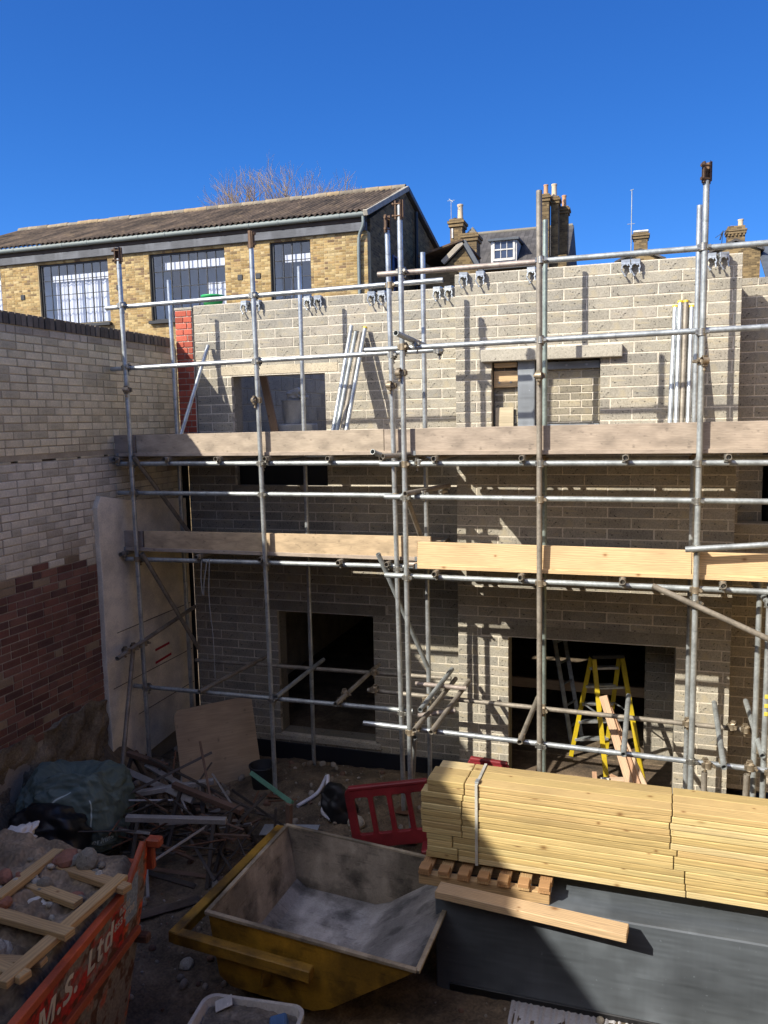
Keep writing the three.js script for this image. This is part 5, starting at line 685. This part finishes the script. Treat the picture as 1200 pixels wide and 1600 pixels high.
{ // scrap metal and trestles by the bag
  const pale = mat('#a8a49f', { t: T.grime, bump: 0.001, rough: 0.6, metal: 0.3 }), rusty = mat('#765f51', { t: T.grime, bump: 0.001, rough: 0.75, metal: 0.3 }), dk = mat('#4f4944', { t: T.grime, rough: 0.7, metal: 0.3 });
  const trestle = (label, a, b, m, h) => { const r = thing('steel_trestle', label, 'trestle', 'scrap trestles'); part('top_rail', barGeo(a, b, 0.06, 0.05), m, r); const A = V(...a), B = V(...b), d = B.clone().sub(A).normalize(), n = V(-d.z, 0, d.x); for (const [t, s] of [[0.12, 1], [0.12, -1], [0.88, 1], [0.88, -1]]) { const p = A.clone().lerp(B, t), f = p.clone().addScaledVector(n, s * 0.28); f.y = gh(f.x, f.z); part('leg', barGeo(p.toArray(), f.toArray(), 0.035, 0.03), dk, r); } for (const t of [0.12, 0.88]) { const p = A.clone().lerp(B, t), f1 = p.clone().addScaledVector(n, 0.16), f2 = p.clone().addScaledVector(n, -0.16); f1.y = f2.y = p.y - h * 0.55; part('cross_bar', barGeo(f1.toArray(), f2.toArray(), 0.025, 0.02), dk, r); } return rebase(r, A.x, 0, A.z); };
  trestle('rusty trestle with a pale level top rail in front of the scrap pile', [-4.37, 0.5, -5.76], [-3.46, 0.5, -5.96], pale, 0.5); trestle('trestle half buried beside the green bag', [-5.05, 0.62, -6.75], [-4.5, 0.6, -6.62], rusty, 0.5);
  const bars = [[[-5.08, 0.52, -6.62], [-4.0, 0.46, -6.28], pale, 0.06, 'long paint splashed bar lying over the scrap pile, leftmost of two'], [[-4.78, 0.55, -6.68], [-3.75, 0.47, -6.25], pale, 0.055, 'long paint splashed bar lying over the scrap pile, rightmost of two'], [[-3.66, 0.53, -6.84], [-3.02, 0.5, -6.42], mat('#5f8f76', { t: T.grime, rough: 0.6 }), 0.045, 'green and red painted pole sticking out of the scrap pile'], [[-3.04, 0.5, -6.4], [-3.06, 0.02, -6.38], rusty, 0.06, 'short brown post standing behind the yellow skip'], [[-3.2, 0.42, -6.44], [-3.22, 0.02, -6.4], dk, 0.03, 'thin dark post beside the brown post'], [[-4.2, 0.05, -5.7], [-3.4, 0.28, -5.3], dk, 0.04, 'dark bar lying on the ground beside the skip frame'], [[-3.5, 0.02, -5.5], [-4.0, 0.1, -4.85], mat('#6e6256', { t: T.oldwood }), 0.09, 'old grey plank lying on the mud between the skips']];
  for (const [a, b, m, t, l] of bars) single('scrap_bar', barGeo(a, b, t, t * 0.7, rr(0, 1)), m, l, 'bar');
  trestle('trestle tipped among the scrap behind the pale railed one', [-4.25, 0.56, -6.35], [-3.4, 0.5, -6.15], rusty, 0.5); trestle('trestle with a pale rail lying behind the long bars', [-4.75, 0.45, -6.2], [-3.95, 0.52, -6.6], pale, 0.45);
  const scraps = []; for (let i = 0; i < 120; i++) { const x = rr(-4.9, -3.3), z = rr(-6.9, -5.5), a = rr(0, 6.28), L = rr(0.35, 1.2), y = gh(x, z) + rr(0.04, 0.5), t = rr(-0.4, 0.4), b = [x + Math.cos(a) * L, Math.max(0.03, y + t * L), z + Math.sin(a) * L * 0.7]; if (b[0] < -5.2 || b[2] < -7.1 || b[0] > -3.05 || b[2] > -5.2) continue; const rod = i % 3 === 0; const so = single(rod ? 'scrap_rod' : 'scrap_bar', rod ? rodGeo([x, y, z], b, 0.008, 0.008, 8) : barGeo([x, y, z], b, rr(0.014, 0.034), rr(0.008, 0.02), rr(0, 1.5)), [dk, rusty, pale, M.rust, dk, dk][i % 6], rod ? 'thin rusty rod tangled in the scrap pile' : 'dark bar or lath tangled in the scrap pile', rod ? 'rod' : 'bar', rod ? 'rods in the scrap pile' : 'bars in the scrap pile'); scraps.push({ o: so, p: V((x + b[0]) / 2, (y + b[1]) / 2, (z + b[2]) / 2), text: `${['dark', 'rusty', 'pale', 'brown', 'dark', 'dark'][i % 6]} ${rod ? 'thin rod' : 'bar'} in the scrap ${(x + b[0]) / 2 < -4.3 ? 'by the green bag' : (z + b[2]) / 2 < -6.3 ? 'by the plywood sheet' : 'behind the yellow skip frame'}` }); }
  rankLabels(scraps);
  tubeThing('leaning_pole', [-5.15, 0.35, -6.75], [-5.27, 1.62, -7.25], 'thin pale pole leaning on the rendered pier', M.galvDull);
  function tubeThing(n, a, b, l, m) { const r = thing(n, l, 'pole'); tube('tube', a, b, m, r); rebase(r, ...a); }
  const bucket = single('dark_bucket', new THREE.LatheGeometry([[0, 0], [0.11, 0], [0.14, 0.26], [0.15, 0.265], [0.15, 0.28], [0.13, 0.28], [0.105, 0.02], [0, 0.02]].map(([x, y]) => new THREE.Vector2(x, y)), 24), mat('#23272d', { rough: 0.6 }), 'dark bucket beside the plywood sheet', 'bucket'); bucket.position.set(-3.9, 0.0, -7.55);
  single('white_pipe', new THREE.TubeGeometry(new THREE.CatmullRomCurve3([V(-3.28, 0.1, -7.1), V(-3.16, 0.14, -7.38), V(-3.08, 0.3, -7.45), V(-3.02, 0.12, -7.2), V(-2.98, 0.1, -7.05), V(-2.85, 0.09, -6.95)]), 40, 0.02, 8), mat('#c9c9d2', { rough: 0.5 }), 'bent white plastic pipe on the spoil behind the skip', 'pipe'); single('flat_sheet', barGeo([-3.45, 0.07, -6.62], [-2.9, 0.09, -6.72], 0.2, 0.01), mat('#a9aeb2', { t: T.plastic }), 'pale grey strip lying on the ground behind the yellow skip', 'sheet');
  single('hanging_cord', merge([new THREE.TubeGeometry(new THREE.CatmullRomCurve3([V(-4.41, 2.6, -7.33), V(-4.42, 2.4, -7.32), V(-4.405, 2.22, -7.32), V(-4.385, 2.4, -7.33), V(-4.36, 2.6, -7.36)]), 30, 0.006, 6), new THREE.TubeGeometry(new THREE.CatmullRomCurve3([V(-4.33, 2.62, -7.36), V(-4.34, 2.2, -7.33), V(-4.32, 1.8, -7.34), V(-4.31, 1.3, -7.33)]), 30, 0.005, 6)]), mat('#8c8c88', { rough: 0.8 }), 'thin pale cords hanging below the lower left platform', 'cord');
}
{ // stones and rubble on the ground
  const big = [[-1.42, -4.55, 0.07, 'pale stone on the mud below the right lip of the yellow skip'], [-1.62, -4.4, 0.055, 'smaller stone left of the pale stone below the yellow skip'], [-2.6, -7.0, 0.09, 'lump of concrete on the spoil left of the barrier'], [-3.15, -4.75, 0.06, 'stone lying between the orange and yellow skips']]; for (const [x, z, r, l] of big) { const o = single('stone', stone(r, 0.75), M.concrete, l, 'stone'); o.position.set(x, gh(x, z) + r * 0.35, z); o.rotation.y = rr(0, 3); }
  const g = stone(1, 0.7), n = 1500, im = new THREE.InstancedMesh(g, mat('#ffffff', { t: T.concrete, rough: 0.95 }), n); im.name = 'rubble'; im.userData = { kind: 'stuff', label: 'small stones and rubble strewn over the muddy ground', category: 'rubble' }; const m4 = new THREE.Matrix4(), qn = new THREE.Quaternion(), col = new THREE.Color();
  for (let i = 0; i < n; i++) { let x, z; do { x = rr(-5.4, 0.6); z = rr(-8.5, -3.2); } while ((x > -1.3 && z > -5.95 && z < -5.05) || (x > -2.75 && x < -1.3 && z < -4.45 && z > -5.7) || (x < -2.95 && z > -4.2)); const r = 0.008 + 0.035 * Math.pow(rnd(), 3.2) * (z < -6.6 ? 1.3 : 1); qn.setFromEuler(new THREE.Euler(rr(0, 6), rr(0, 6), rr(0, 6))); m4.compose(V(x, gh(x, z) + r * 0.3, z), qn, V(r, r, r)); im.setMatrixAt(i, m4); const k = rr(0.7, 1.1); col.set(['#9a9183', '#877b6b', '#a59c90', '#7a5f50'][i % 4]).multiplyScalar(k); im.setColorAt(i, col); }
  im.castShadow = im.receiveShadow = true; scene.add(im);
}
renderer.render(scene, camera);
